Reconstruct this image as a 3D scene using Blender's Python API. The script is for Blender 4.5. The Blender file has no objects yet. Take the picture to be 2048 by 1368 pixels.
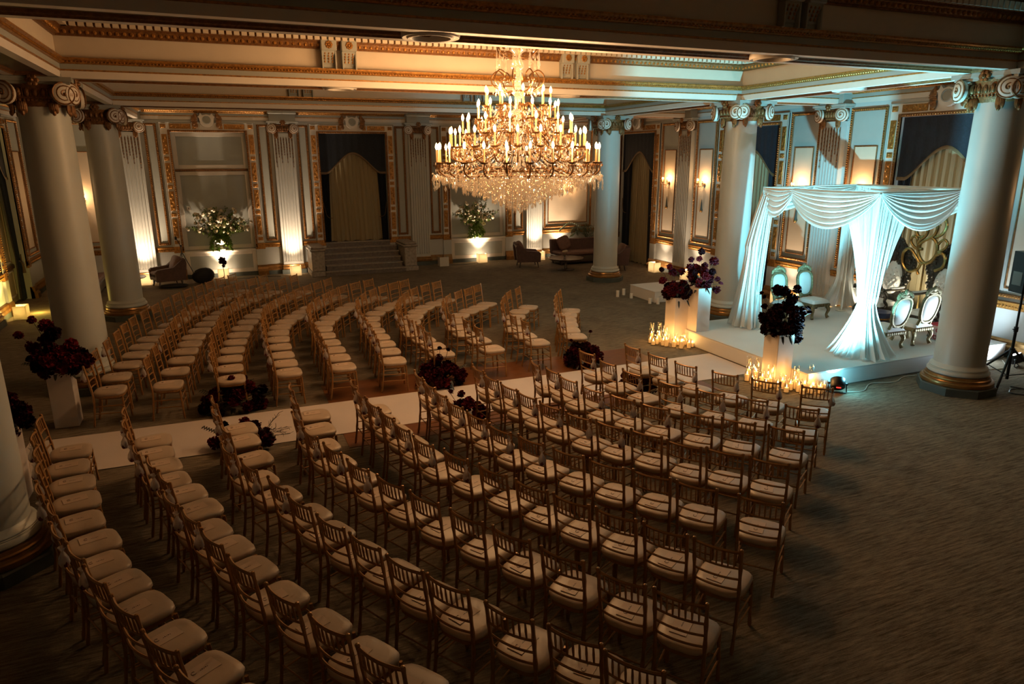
import bpy, math, random
from mathutils import Vector, Matrix
PI = math.pi
random.seed(7)
scene = bpy.context.scene
COL = scene.collection

# ------------------------------------------------------------------ camera
cam_d = bpy.data.cameras.new('camera')
cam_d.sensor_fit = 'HORIZONTAL'
cam_d.sensor_width = 36.0
cam_d.lens = 24.354
cam_d.clip_start = 0.05
cam_d.clip_end = 200
cam = bpy.data.objects.new('camera', cam_d)
COL.objects.link(cam)
_R = Vector((0.92399908, -0.38237356, -0.004019))
_U = Vector((0.10164524, 0.23546485, 0.96655292))
_F = Vector((0.36863795, 0.89350252, -0.25643576))
cam.matrix_world = Matrix(((_R.x, _U.x, -_F.x, 0.0), (_R.y, _U.y, -_F.y, 0.0), (_R.z, _U.z, -_F.z, 3.75), (0, 0, 0, 1)))
scene.camera = cam

# ------------------------------------------------------------------ world, exposure
world = bpy.data.worlds.new('world')
scene.world = world
world.use_nodes = True
world.node_tree.nodes['Background'].inputs[0].default_value = (0.02, 0.016, 0.012, 1)
world.node_tree.nodes['Background'].inputs[1].default_value = 0.2
vs = scene.view_settings
vs.view_transform = 'Standard'
vs.look = 'None'
vs.gamma = 1.0
vs.exposure = 0.0
vs.use_curve_mapping = False
cy = scene.cycles
cy.max_bounces = 7
cy.diffuse_bounces = 4
cy.glossy_bounces = 3
cy.transmission_bounces = 4
cy.transparent_max_bounces = 12
cy.sample_clamp_indirect = 4.0
cy.caustics_reflective = False
cy.caustics_refractive = False
cy.use_denoising = True

WARM = (1.0, 0.56, 0.25)
CANDLE = (1.0, 0.46, 0.12)
UPL = (1.0, 0.72, 0.47)
CYAN = (0.22, 0.80, 1.0)
ICE = (0.66, 0.86, 1.0)

def point_light(name, loc, watts, col, rad=0.05):
    l = bpy.data.lights.new(name, 'POINT')
    l.energy = watts
    l.color = col
    l.shadow_soft_size = rad
    o = bpy.data.objects.new(name, l)
    o.location = loc
    COL.objects.link(o)
    return o

def spot_light(name, loc, target, watts, col, angle, blend=0.6, rad=0.06):
    l = bpy.data.lights.new(name, 'SPOT')
    l.energy = watts
    l.color = col
    l.spot_size = math.radians(angle)
    l.spot_blend = blend
    l.shadow_soft_size = rad
    o = bpy.data.objects.new(name, l)
    o.location = loc
    d = Vector(target) - Vector(loc)
    o.rotation_euler = d.to_track_quat('-Z', 'Y').to_euler()
    COL.objects.link(o)
    return o

# chandelier: real lamps at the candle rings
CH = Vector((4.335, 10.24, 0.0))
K_CH = 28.0
for (r, z, n, ph) in ((1.34, 3.86, 9, 0.0), (1.02, 4.18, 8, 0.3), (0.74, 4.42, 6, 0.1), (0.42, 4.75, 4, 0.2)):
    for i in range(n):
        a = 2 * PI * i / n + ph
        point_light('chandelier_lamp', (CH.x + r * math.cos(a), CH.y + r * math.sin(a), z + 0.02), K_CH, WARM, 0.06)
# cyan stage wash from the can light on the floor and its cooler twin at the right wall
spot_light('stage_wash', (9.10, 7.98, 0.30), (10.25, 10.1, 3.3), 3600, CYAN, 104, 0.7, 0.07)
point_light('stage_wash_spill', (9.16, 7.88, 0.26), 14.0, CYAN, 0.05)
spot_light('wall_wash', (13.15, 7.75, 0.28), (12.3, 9.9, 1.7), 480, ICE, 140, 0.9, 0.06)
spot_light('curtain_wash', (13.20, 10.05, 0.45), (13.75, 10.1, 2.2), 130, (1.0, 0.88, 0.62), 130, 0.9, 0.08)
spot_light('curtain_wash', (13.20, 11.40, 0.45), (12.6, 10.0, 2.6), 70, (1.0, 0.90, 0.70), 140, 0.9, 0.08)
# ------------------------------------------------------------------ materials
def mat(name, col, rough=0.6, metal=0.0, vary=0.0, scale=8.0, bump=0.0, bscale=60.0, emit=None, estr=0.0, spec=None, stretch=None, col2=None):
    m = bpy.data.materials.new(name)
    m.use_nodes = True
    nt = m.node_tree
    b = nt.nodes['Principled BSDF']
    b.inputs['Roughness'].default_value = rough
    b.inputs['Metallic'].default_value = metal
    if spec is not None:
        b.inputs['Specular IOR Level'].default_value = spec
    tc = nt.nodes.new('ShaderNodeTexCoord')
    mp = nt.nodes.new('ShaderNodeMapping')
    nt.links.new(tc.outputs['Object'], mp.inputs[0])
    if stretch:
        mp.inputs['Scale'].default_value = stretch
    n = nt.nodes.new('ShaderNodeTexNoise')
    n.inputs['Scale'].default_value = scale
    n.inputs['Detail'].default_value = 5
    nt.links.new(mp.outputs[0], n.inputs['Vector'])
    cr = nt.nodes.new('ShaderNodeValToRGB')
    c2 = col2 if col2 else tuple(c * (1 - vary) for c in col)
    cr.color_ramp.elements[0].color = (*c2, 1)
    cr.color_ramp.elements[0].position = 0.32
    cr.color_ramp.elements[1].color = (*col, 1)
    cr.color_ramp.elements[1].position = 0.68
    nt.links.new(n.outputs['Fac'], cr.inputs[0])
    nt.links.new(cr.outputs[0], b.inputs['Base Color'])
    if bump > 0:
        n2 = nt.nodes.new('ShaderNodeTexNoise')
        n2.inputs['Scale'].default_value = bscale
        n2.inputs['Detail'].default_value = 4
        nt.links.new(mp.outputs[0], n2.inputs['Vector'])
        bp = nt.nodes.new('ShaderNodeBump')
        bp.inputs['Strength'].default_value = bump
        bp.inputs['Distance'].default_value = 0.02
        nt.links.new(n2.outputs['Fac'], bp.inputs['Height'])
        nt.links.new(bp.outputs[0], b.inputs['Normal'])
    if emit:
        b.inputs['Emission Color'].default_value = (*emit, 1)
        b.inputs['Emission Strength'].default_value = estr
    return m

def glassy(name, col, gloss=0.35, diff=0.0, rough=0.05):
    """thin clear glass or crystal: see-through, mirror glints and a little milky scatter"""
    m = bpy.data.materials.new(name)
    m.use_nodes = True
    nt = m.node_tree
    nt.nodes.remove(nt.nodes['Principled BSDF'])
    out = nt.nodes['Material Output']
    tr = nt.nodes.new('ShaderNodeBsdfTransparent')
    tr.inputs[0].default_value = (*col, 1)
    gl = nt.nodes.new('ShaderNodeBsdfGlossy')
    gl.inputs['Color'].default_value = (1, 1, 1, 1)
    gl.inputs['Roughness'].default_value = rough
    lw = nt.nodes.new('ShaderNodeLayerWeight')
    lw.inputs[0].default_value = gloss
    mx = nt.nodes.new('ShaderNodeMixShader')
    nt.links.new(lw.outputs['Facing'], mx.inputs[0])
    nt.links.new(tr.outputs[0], mx.inputs[1])
    nt.links.new(gl.outputs[0], mx.inputs[2])
    last = mx
    if diff > 0:
        df = nt.nodes.new('ShaderNodeBsdfDiffuse')
        df.inputs[0].default_value = (*col, 1)
        tl = nt.nodes.new('ShaderNodeBsdfTranslucent')
        tl.inputs[0].default_value = (*col, 1)
        m1 = nt.nodes.new('ShaderNodeMixShader')
        m1.inputs[0].default_value = 0.5
        nt.links.new(df.outputs[0], m1.inputs[1])
        nt.links.new(tl.outputs[0], m1.inputs[2])
        m2 = nt.nodes.new('ShaderNodeMixShader')
        m2.inputs[0].default_value = diff
        nt.links.new(last.outputs[0], m2.inputs[1])
        nt.links.new(m1.outputs[0], m2.inputs[2])
        last = m2
    nt.links.new(last.outputs[0], out.inputs['Surface'])
    return m

def sheer_mat(name, col, through=0.45, clear=0.0):
    m = bpy.data.materials.new(name)
    m.use_nodes = True
    nt = m.node_tree
    nt.nodes.remove(nt.nodes['Principled BSDF'])
    out = nt.nodes['Material Output']
    tc = nt.nodes.new('ShaderNodeTexCoord')
    n = nt.nodes.new('ShaderNodeTexNoise')
    n.inputs['Scale'].default_value = 90
    nt.links.new(tc.outputs['Object'], n.inputs['Vector'])
    cr = nt.nodes.new('ShaderNodeValToRGB')
    cr.color_ramp.elements[0].color = (*[c * 0.9 for c in col], 1)
    cr.color_ramp.elements[1].color = (*col, 1)
    nt.links.new(n.outputs['Fac'], cr.inputs[0])
    df = nt.nodes.new('ShaderNodeBsdfDiffuse')
    tl = nt.nodes.new('ShaderNodeBsdfTranslucent')
    nt.links.new(cr.outputs[0], df.inputs[0])
    nt.links.new(cr.outputs[0], tl.inputs[0])
    m1 = nt.nodes.new('ShaderNodeMixShader')
    m1.inputs[0].default_value = through
    nt.links.new(df.outputs[0], m1.inputs[1])
    nt.links.new(tl.outputs[0], m1.inputs[2])
    last = m1
    if clear > 0:
        tr = nt.nodes.new('ShaderNodeBsdfTransparent')
        m2 = nt.nodes.new('ShaderNodeMixShader')
        m2.inputs[0].default_value = clear
        nt.links.new(m1.outputs[0], m2.inputs[1])
        nt.links.new(tr.outputs[0], m2.inputs[2])
        last = m2
    nt.links.new(last.outputs[0], out.inputs['Surface'])
    return m

M = {}
M['white'] = mat('white_paint', (0.62, 0.56, 0.49), 0.5, vary=0.06, scale=3)
M['stone_grey'] = mat('grey_paint', (0.30, 0.30, 0.265), 0.55, vary=0.07, scale=3)
M['frieze'] = mat('frieze_cream', (0.56, 0.47, 0.36), 0.6, vary=0.05, scale=4)
M['field'] = mat('wall_grey_blue', (0.36, 0.375, 0.345), 0.6, vary=0.08, scale=2.5)
M['wall'] = mat('wall_pale', (0.47, 0.475, 0.45), 0.6, vary=0.06, scale=2)
M['column'] = mat('column_paint', (0.47, 0.485, 0.45), 0.42, vary=0.06, scale=2)
M['gold'] = mat('gilding', (0.46, 0.21, 0.045), 0.36, 0.55, vary=0.55, scale=26, bump=0.25, bscale=70)
M['gold_dark'] = mat('old_gilding', (0.24, 0.105, 0.03), 0.45, 0.4, vary=0.5, scale=22, bump=0.35, bscale=55)
M['gold_base'] = mat('gilt_base', (0.34, 0.17, 0.05), 0.3, 0.6, vary=0.35, scale=9)
M['plinth'] = mat('plinth_green_grey', (0.07, 0.085, 0.075), 0.6, vary=0.3, scale=6)
M['soffit'] = mat('soffit_panel', (0.17, 0.12, 0.075), 0.6, vary=0.15, scale=3)  # unlit recess: its shade is put into this base colour
M['ceil'] = mat('ceiling_paint', (0.45, 0.38, 0.29), 0.7, vary=0.05, scale=2)
M['marble'] = mat('stair_marble', (0.36, 0.31, 0.26), 0.45, vary=0.4, scale=14, bump=0.05)
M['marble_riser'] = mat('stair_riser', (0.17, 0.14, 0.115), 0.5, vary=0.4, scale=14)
M['navy'] = mat('navy_damask', (0.010, 0.015, 0.026), 0.8, vary=0.5, scale=30)
M['trimgold'] = mat('valance_braid', (0.16, 0.10, 0.045), 0.7, vary=0.3, scale=60)
M['sheer'] = sheer_mat('cream_sheer', (0.52, 0.43, 0.26), 0.4)
M['drape'] = sheer_mat('white_voile', (0.80, 0.80, 0.76), 0.35)
M['gilt_chair'] = mat('chair_gold_wood', (0.40, 0.20, 0.062), 0.34, 0.25, vary=0.25, scale=30)
M['cushion'] = mat('cream_cushion', (0.52, 0.40, 0.295), 0.42, vary=0.05, scale=9, bump=0.05, bscale=25)
M['card'] = mat('card_paper', (0.62, 0.47, 0.36), 0.55, vary=0.03)
M['ink'] = mat('card_ink', (0.06, 0.03, 0.02), 0.5)
M['runner'] = mat('aisle_white', (0.66, 0.57, 0.52), 0.6, vary=0.04, scale=3, bump=0.06, bscale=12)
M['stage'] = mat('stage_white', (0.70, 0.68, 0.65), 0.6, vary=0.05, scale=2, bump=0.12, bscale=5)
M['pedestal'] = mat('pedestal_white', (0.66, 0.60, 0.56), 0.5, vary=0.03)
M['burgundy'] = mat('burgundy_petal', (0.085, 0.006, 0.011), 0.8, spec=0.12, vary=0.6, scale=40)
M['wine'] = mat('wine_petal', (0.16, 0.010, 0.016), 0.8, spec=0.12, vary=0.5, scale=40)
M['blackred'] = mat('dark_petal', (0.022, 0.003, 0.005), 0.8, spec=0.12, vary=0.5, scale=40)
M['leafdark'] = mat('dark_leaf', (0.012, 0.014, 0.008), 0.5, vary=0.4, scale=30)
M['stem'] = mat('stem', (0.05, 0.04, 0.015), 0.6)
M['leaf'] = mat('green_leaf', (0.12, 0.19, 0.025), 0.5, vary=0.5, scale=20)
M['palm'] = mat('palm_leaf', (0.035, 0.06, 0.025), 0.5, vary=0.4, scale=20)
M['blossom'] = mat('white_blossom', (0.80, 0.70, 0.54), 0.6, vary=0.15, scale=40)
M['urn'] = mat('urn_white', (0.75, 0.70, 0.64), 0.4, vary=0.05)
M['wax'] = mat('candle_wax', (0.85, 0.62, 0.36), 0.5, emit=(1.0, 0.42, 0.10), estr=0.55)
M['waxwhite'] = mat('unlit_wax', (0.8, 0.76, 0.68), 0.5)
M['flame'] = mat('flame', (1, 0.8, 0.5), 0.5, emit=(1.0, 0.62, 0.22), estr=45)
M['bulb'] = mat('candle_bulb', (1, 0.8, 0.5), 0.3, emit=(1.0, 0.60, 0.22), estr=26)
M['sleeve'] = mat('candle_sleeve', (0.50, 0.30, 0.13), 0.45, emit=(1.0, 0.45, 0.12), estr=0.04)  # faint glow of the bulbs put into the sleeve as emission
M['glass'] = glassy('clear_glass', (0.97, 0.97, 0.95), 0.25, 0.0)
M['crystal'] = glassy('crystal', (0.98, 0.93, 0.86), 0.45, 0.16, 0.08)
M['brass'] = mat('chandelier_brass', (0.17, 0.08, 0.025), 0.3, 0.7, vary=0.3, scale=30)
M['shield'] = sheer_mat('lamp_shield', (0.85, 0.78, 0.62), 0.6)
M['shield_off'] = mat('lamp_shield_unlit', (0.62, 0.58, 0.50), 0.5)
M['lens'] = mat('lamp_lens', (1, 0.9, 0.7), 0.3, emit=(1.0, 0.78, 0.5), estr=18)
M['black'] = mat('black_plastic', (0.008, 0.008, 0.009), 0.45)
M['blackcloth'] = mat('black_cloth', (0.010, 0.009, 0.008), 0.85, vary=0.4, scale=20)
M['cable'] = mat('white_cable', (0.55, 0.5, 0.42), 0.5)
M['led_red'] = mat('red_display', (0.6, 0.02, 0.02), 0.4, emit=(1, 0.03, 0.02), estr=3)
M['led_cyan'] = mat('can_lens', (0.2, 0.8, 0.9), 0.3, emit=(0.25, 0.85, 1.0), estr=6)
M['led_white'] = mat('can_lens_white', (0.9, 0.9, 0.9), 0.3, emit=(1.0, 0.88, 0.85), estr=22)
M['carved'] = mat('dark_carving', (0.055, 0.045, 0.032), 0.38, 0.35, vary=0.5, scale=40, bump=0.6, bscale=45)
M['gilt_carved'] = mat('gilt_carving', (0.26, 0.20, 0.10), 0.4, 0.45, vary=0.5, scale=40, bump=0.5, bscale=60)
M['upholstery'] = mat('white_upholstery', (0.66, 0.65, 0.62), 0.5, vary=0.06, scale=8)
M['brass_tube'] = mat('sculpture_brass', (0.34, 0.24, 0.085), 0.24, 0.8, vary=0.25, scale=6)
M['sofa'] = mat('mauve_velvet', (0.085, 0.042, 0.034), 0.7, vary=0.3, scale=12)
M['sofa2'] = mat('mauve_cushion', (0.16, 0.085, 0.065), 0.7, vary=0.3, scale=12)
M['darkwood'] = mat('dark_wood', (0.028, 0.015, 0.010), 0.35, vary=0.3, scale=12)
M['tabletop'] = mat('table_top', (0.10, 0.065, 0.045), 0.25, vary=0.2, scale=6)
M['pot'] = mat('plant_pot', (0.55, 0.5, 0.42), 0.5)
M['pouch'] = sheer_mat('organza', (0.85, 0.78, 0.74), 0.4, 0.45)
M['maroon'] = mat('pouch_petals', (0.14, 0.02, 0.016), 0.6, vary=0.4, scale=60)
M['doorwood'] = mat('cream_door', (0.50, 0.40, 0.22), 0.5, vary=0.06)
M['socket'] = mat('socket_plate', (0.3, 0.28, 0.25), 0.4)
M['blue'] = mat('blue_bowl', (0.015, 0.025, 0.08), 0.4)
M['redcloth'] = mat('red_print', (0.42, 0.03, 0.05), 0.6)
M['pinkcloth'] = mat('pale_print_cloth', (0.62, 0.42, 0.40), 0.7, vary=0.1)

def carpet_material():
    m = bpy.data.materials.new('carpet')
    m.use_nodes = True
    nt = m.node_tree
    b = nt.nodes['Principled BSDF']
    b.inputs['Roughness'].default_value = 0.95
    b.inputs['Specular IOR Level'].default_value = 0.1
    tc = nt.nodes.new('ShaderNodeTexCoord')
    def noise(sc, stretch, det=4):
        mp = nt.nodes.new('ShaderNodeMapping')
        mp.inputs['Scale'].default_value = stretch
        nt.links.new(tc.outputs['Object'], mp.inputs[0])
        n = nt.nodes.new('ShaderNodeTexNoise')
        n.inputs['Scale'].default_value = sc
        n.inputs['Detail'].default_value = det
        nt.links.new(mp.outputs[0], n.inputs['Vector'])
        return n
    n1 = noise(4.5, (0.6, 8.0, 1.0), 7)
    n2 = noise(16.0, (0.55, 6.0, 1.0), 4)
    n3 = noise(70.0, (1, 1, 1), 2)
    n4 = noise(1.1, (1, 1, 1), 3)
    def math_(op, a, bb):
        q = nt.nodes.new('ShaderNodeMath')
        q.operation = op
        for i, v in enumerate((a, bb)):
            if isinstance(v, float):
                q.inputs[i].default_value = v
            else:
                nt.links.new(v, q.inputs[i])
        return q.outputs[0]
    s = math_('ADD', math_('MULTIPLY', n1.outputs['Fac'], 0.42), math_('MULTIPLY', n2.outputs['Fac'], 0.33))
    s = math_('ADD', s, math_('MULTIPLY', n4.outputs['Fac'], 0.12))
    s = math_('ADD', s, math_('MULTIPLY', n3.outputs['Fac'], 0.13))
    cr = nt.nodes.new('ShaderNodeValToRGB')
    cr.color_ramp.elements[0].position = 0.40
    cr.color_ramp.elements[0].color = (0.078, 0.062, 0.042, 1)
    cr.color_ramp.elements[1].position = 0.60
    cr.color_ramp.elements[1].color = (0.265, 0.215, 0.155, 1)
    nt.links.new(s, cr.inputs[0])
    nt.links.new(cr.outputs[0], b.inputs['Base Color'])
    bp = nt.nodes.new('ShaderNodeBump')
    bp.inputs['Strength'].default_value = 0.35
    bp.inputs['Distance'].default_value = 0.02
    nt.links.new(s, bp.inputs['Height'])
    nt.links.new(bp.outputs[0], b.inputs['Normal'])
    return m
M['carpet'] = carpet_material()

def parquet_material():
    m = mat('parquet', (0.21, 0.075, 0.022), 0.35, vary=0.45, scale=4, stretch=(1.0, 9.0, 1.0))
    return m
M['parquet'] = parquet_material()

# ------------------------------------------------------------------ mesh builder
class MB:
    def __init__(s):
        s.v = []
        s.f = []
        s.T = None
    def add(s, vs, fs):
        o = len(s.v)
        if s.T is not None:
            T = s.T
            s.v.extend([T(p) for p in vs])
        else:
            s.v.extend([tuple(p) for p in vs])
        s.f.extend([tuple(i + o for i in f) for f in fs])
    def box(s, x0, x1, y0, y1, z0, z1):
        s.add([(x0, y0, z0), (x1, y0, z0), (x1, y1, z0), (x0, y1, z0), (x0, y0, z1), (x1, y0, z1), (x1, y1, z1), (x0, y1, z1)],
              [(0, 3, 2, 1), (4, 5, 6, 7), (0, 1, 5, 4), (1, 2, 6, 5), (2, 3, 7, 6), (3, 0, 4, 7)])
    def cbox(s, x0, x1, y0, y1, z0, z1, c=0.01):
        """box with chamfered edges"""
        c = min(c, (x1 - x0) * .45, (y1 - y0) * .45, (z1 - z0) * .45)
        vs = []
        idx = {}
        for ix in (0, 1):
            for iy in (0, 1):
                for iz in (0, 1):
                    X = (x0, x1)[ix]; Y = (y0, y1)[iy]; Z = (z0, z1)[iz]
                    dx = c if ix == 0 else -c
                    dy = c if iy == 0 else -c
                    dz = c if iz == 0 else -c
                    for k, p in enumerate(((X, Y + dy, Z + dz), (X + dx, Y, Z + dz), (X + dx, Y + dy, Z))):
                        idx[(ix, iy, iz, k)] = len(vs)
                        vs.append(p)
        fs = []
        for i in (0, 1):
            fs.append([idx[(i, a, b, 0)] for a, b in ((0, 0), (1, 0), (1, 1), (0, 1))])
            fs.append([idx[(a, i, b, 1)] for a, b in ((0, 0), (1, 0), (1, 1), (0, 1))])
            fs.append([idx[(a, b, i, 2)] for a, b in ((0, 0), (1, 0), (1, 1), (0, 1))])
        for a in (0, 1):
            for b in (0, 1):
                fs.append([idx[(0, a, b, 1)], idx[(1, a, b, 1)], idx[(1, a, b, 2)], idx[(0, a, b, 2)]])
                fs.append([idx[(a, 0, b, 0)], idx[(a, 1, b, 0)], idx[(a, 1, b, 2)], idx[(a, 0, b, 2)]])
                fs.append([idx[(a, b, 0, 0)], idx[(a, b, 1, 0)], idx[(a, b, 1, 1)], idx[(a, b, 0, 1)]])
        for a in (0, 1):
            for b in (0, 1):
                for d in (0, 1):
                    fs.append([idx[(a, b, d, k)] for k in range(3)])
        s.add(vs, fs)
    def lathe(s, prof, n=16, c=(0, 0, 0), cap=True, a0=0.0, a1=2 * PI):
        full = abs(a1 - a0 - 2 * PI) < 1e-6
        m = n if full else n + 1
        vs = []
        for (r, z) in prof:
            for i in range(m):
                a = a0 + (a1 - a0) * i / n
                vs.append((c[0] + r * math.cos(a), c[1] + r * math.sin(a), c[2] + z))
        fs = []
        for k in range(len(prof) - 1):
            for i in range(n):
                j = (i + 1) % m
                fs.append((k * m + i, k * m + j, (k + 1) * m + j, (k + 1) * m + i))
        if cap and full:
            if prof[0][0] > 1e-5:
                fs.append(tuple(range(m))[::-1])
            if prof[-1][0] > 1e-5:
                fs.append(tuple((len(prof) - 1) * m + i for i in range(m)))
        s.add(vs, fs)
    def tube(s, pts, r, n=6, closed=False, cap=True, flat=1.0):
        P = [Vector(p) for p in pts]
        L = len(P)
        rr = r if isinstance(r, (list, tuple)) else [r] * L
        tang = []
        for i in range(L):
            a = P[(i - 1) % L] if (closed or i > 0) else P[i]
            b = P[(i + 1) % L] if (closed or i < L - 1) else P[i]
            t = b - a
            tang.append(t.normalized() if t.length > 1e-9 else Vector((0, 0, 1)))
        up = Vector((0, 0, 1)) if abs(tang[0].z) < 0.9 else Vector((1, 0, 0))
        nrm = (up - tang[0] * up.dot(tang[0])).normalized()
        vs = []
        for i in range(L):
            t = tang[i]
            nrm = nrm - t * nrm.dot(t)
            nrm = nrm.normalized() if nrm.length > 1e-6 else Vector((1, 0, 0))
            bn = t.cross(nrm)
            for k in range(n):
                a = 2 * PI * k / n
                q = P[i] + nrm * (rr[i] * math.cos(a)) + bn * (rr[i] * flat * math.sin(a))
                vs.append(tuple(q))
        fs = []
        for i in range(L if closed else L - 1):
            j = (i + 1) % L
            for k in range(n):
                l = (k + 1) % n
                fs.append((i * n + k, i * n + l, j * n + l, j * n + k))
        if cap and not closed:
            fs.append(tuple(range(n))[::-1])
            fs.append(tuple((L - 1) * n + k for k in range(n)))
        s.add(vs, fs)
    def grid(s, fn, nu, nv, wrap=False):
        m = nu if wrap else nu + 1
        vs = [fn(i / nu, j / nv) for j in range(nv + 1) for i in range(m)]
        fs = []
        for j in range(nv):
            for i in range(nu):
                k = (i + 1) % m
                fs.append((j * m + i, j * m + k, (j + 1) * m + k, (j + 1) * m + i))
        s.add(vs, fs)
    def blob(s, c, r, nu=8, nv=6, sz=None):
        rx, ry, rz = sz if sz else (r, r, r)
        prof = [(math.sin(PI * k / nv), -math.cos(PI * k / nv)) for k in range(nv + 1)]
        vs = []
        for (q, z) in prof:
            for i in range(nu):
                a = 2 * PI * i / nu
                vs.append((c[0] + rx * q * math.cos(a), c[1] + ry * q * math.sin(a), c[2] + rz * z))
        fs = []
        for k in range(nv):
            for i in range(nu):
                j = (i + 1) % nu
                fs.append((k * nu + i, k * nu + j, (k + 1) * nu + j, (k + 1) * nu + i))
        s.add(vs, fs)
    def octa(s, c, rx, rz, ph=0.0, n=4):
        vs = [(c[0], c[1], c[2] - rz), (c[0], c[1], c[2] + rz * 0.8)]
        for i in range(n):
            a = ph + 2 * PI * i / n
            vs.append((c[0] + rx * math.cos(a), c[1] + rx * math.sin(a), c[2] - rz * 0.15))
        fs = []
        for i in range(n):
            j = (i + 1) % n
            fs.append((0, 2 + j, 2 + i))
            fs.append((1, 2 + i, 2 + j))
        s.add(vs, fs)
    def prism(s, poly, h0, h1, fn):
        """polygon (a, b) extruded between h0 and h1; fn(a, b, h) -> xyz"""
        n = len(poly)
        vs = [fn(a, b, h0) for a, b in poly] + [fn(a, b, h1) for a, b in poly]
        fs = [tuple(range(n))[::-1], tuple(range(n, 2 * n))]
        for i in range(n):
            j = (i + 1) % n
            fs.append((i, j, n + j, n + i))
        s.add(vs, fs)
    def mesh(s, name, m, smooth=True, angle=0.7):
        me = bpy.data.meshes.new(name)
        me.from_pydata(s.v, [], s.f)
        me.materials.append(m)
        if smooth and me.polygons:
            me.polygons.foreach_set('use_smooth', [True] * len(me.polygons))
            me.set_sharp_from_angle(angle=angle)
        me.update()
        return me
    def build(s, name, m, parent=None, smooth=True, angle=0.7, loc=None):
        return put(name, s.mesh(name, m, smooth, angle), parent, loc)

def put(name, me, parent=None, loc=None):
    o = bpy.data.objects.new(name, me)
    COL.objects.link(o)
    if loc is not None:
        o.location = loc
    if parent is not None:
        o.parent = parent
    return o

def tag(o, label, cat, group=None):
    o['label'] = label
    o['category'] = cat
    if group:
        o['group'] = group
    return o

def thing(name, label, cat, loc=(0, 0, 0), rz=0.0, group=None):
    o = bpy.data.objects.new(name, None)
    o.empty_display_size = 0.1
    COL.objects.link(o)
    o.location = loc
    o.rotation_euler = (0, 0, rz)
    return tag(o, label, cat, group)

def struct(o):
    o['kind'] = 'structure'
    return o

def dup(root, loc, rz=None, label=None, group=None):
    r = root.copy()
    COL.objects.link(r)
    r.location = loc
    if rz is not None:
        r.rotation_euler = (0, 0, rz)
    if label:
        r['label'] = label
    if group:
        r['group'] = group
    for ch in root.children:
        c = ch.copy()
        COL.objects.link(c)
        c.parent = r
        for g in ch.children:
            d = g.copy()
            COL.objects.link(d)
            d.parent = c
    return r

ORD = ['first', 'second', 'third', 'fourth', 'fifth', 'sixth', 'seventh', 'eighth', 'ninth', 'tenth', 'eleventh', 'twelfth',
       'thirteenth', 'fourteenth', 'fifteenth', 'sixteenth', 'seventeenth']

def smooth_path(pts, k=4):
    P = [Vector(p) for p in pts]
    out = []
    for i in range(len(P) - 1):
        p0 = P[max(i - 1, 0)]; p1 = P[i]; p2 = P[i + 1]; p3 = P[min(i + 2, len(P) - 1)]
        for j in range(k):
            t = j / k
            out.append(0.5 * ((2 * p1) + (p2 - p0) * t + (2 * p0 - 5 * p1 + 4 * p2 - p3) * t * t + (3 * p1 - p0 - 3 * p2 + p3) * t ** 3))
    out.append(P[-1])
    return out
# ------------------------------------------------------------------ room dimensions
XL, XR, YF, YB = -5.15, 13.80, -2.2, 24.60      # wall faces
XA, XB = -2.37, 11.04                            # column rows
ROWS = (1.545, 7.345, 13.14, 19.02)              # beam / column lines
BW = 0.35                                        # half width of a beam
ZS, ZC = 4.945, 5.80                             # soffit, coffer ceiling

b = MB(); b.box(XL - .4, XR + .4, YF - .2, YB + 1.0, -0.1, 0.0)
struct(b.build('floor', M['carpet'], smooth=False))
b = MB(); b.box(XL - .4, XR + .4, YF - .2, YB + 1.0, ZC, ZC + 0.12)
ceiling = struct(b.build('ceiling', M['ceil'], smooth=False))

def frame_rect(b, x0, x1, y0, y1, prof):
    """profile of (inward offset, z) swept round a rectangle with mitred corners"""
    vs = []
    for (d, z) in prof:
        vs += [(x0 + d, y0 + d, z), (x1 - d, y0 + d, z), (x1 - d, y1 - d, z), (x0 + d, y1 - d, z)]
    fs = []
    for k in range(len(prof) - 1):
        for i in range(4):
            j = (i + 1) % 4
            fs.append((4 * k + i, 4 * k + j, 4 * k + 4 + j, 4 * k + 4 + i))
    b.add(vs, fs)

def along_rect(x0, x1, y0, y1, step):
    """points round a rectangle: (x, y, inward normal)"""
    out = []
    for (a, c, nrm) in (((x0, y0), (x1, y0), (0, 1)), ((x1, y0), (x1, y1), (-1, 0)), ((x1, y1), (x0, y1), (0, -1)), ((x0, y1), (x0, y0), (1, 0))):
        L = math.hypot(c[0] - a[0], c[1] - a[1])
        n = max(2, int(L / step))
        for i in range(n):
            t = (i + .5) / n
            out.append((a[0] + (c[0] - a[0]) * t, a[1] + (c[1] - a[1]) * t, nrm))
    return out

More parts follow.
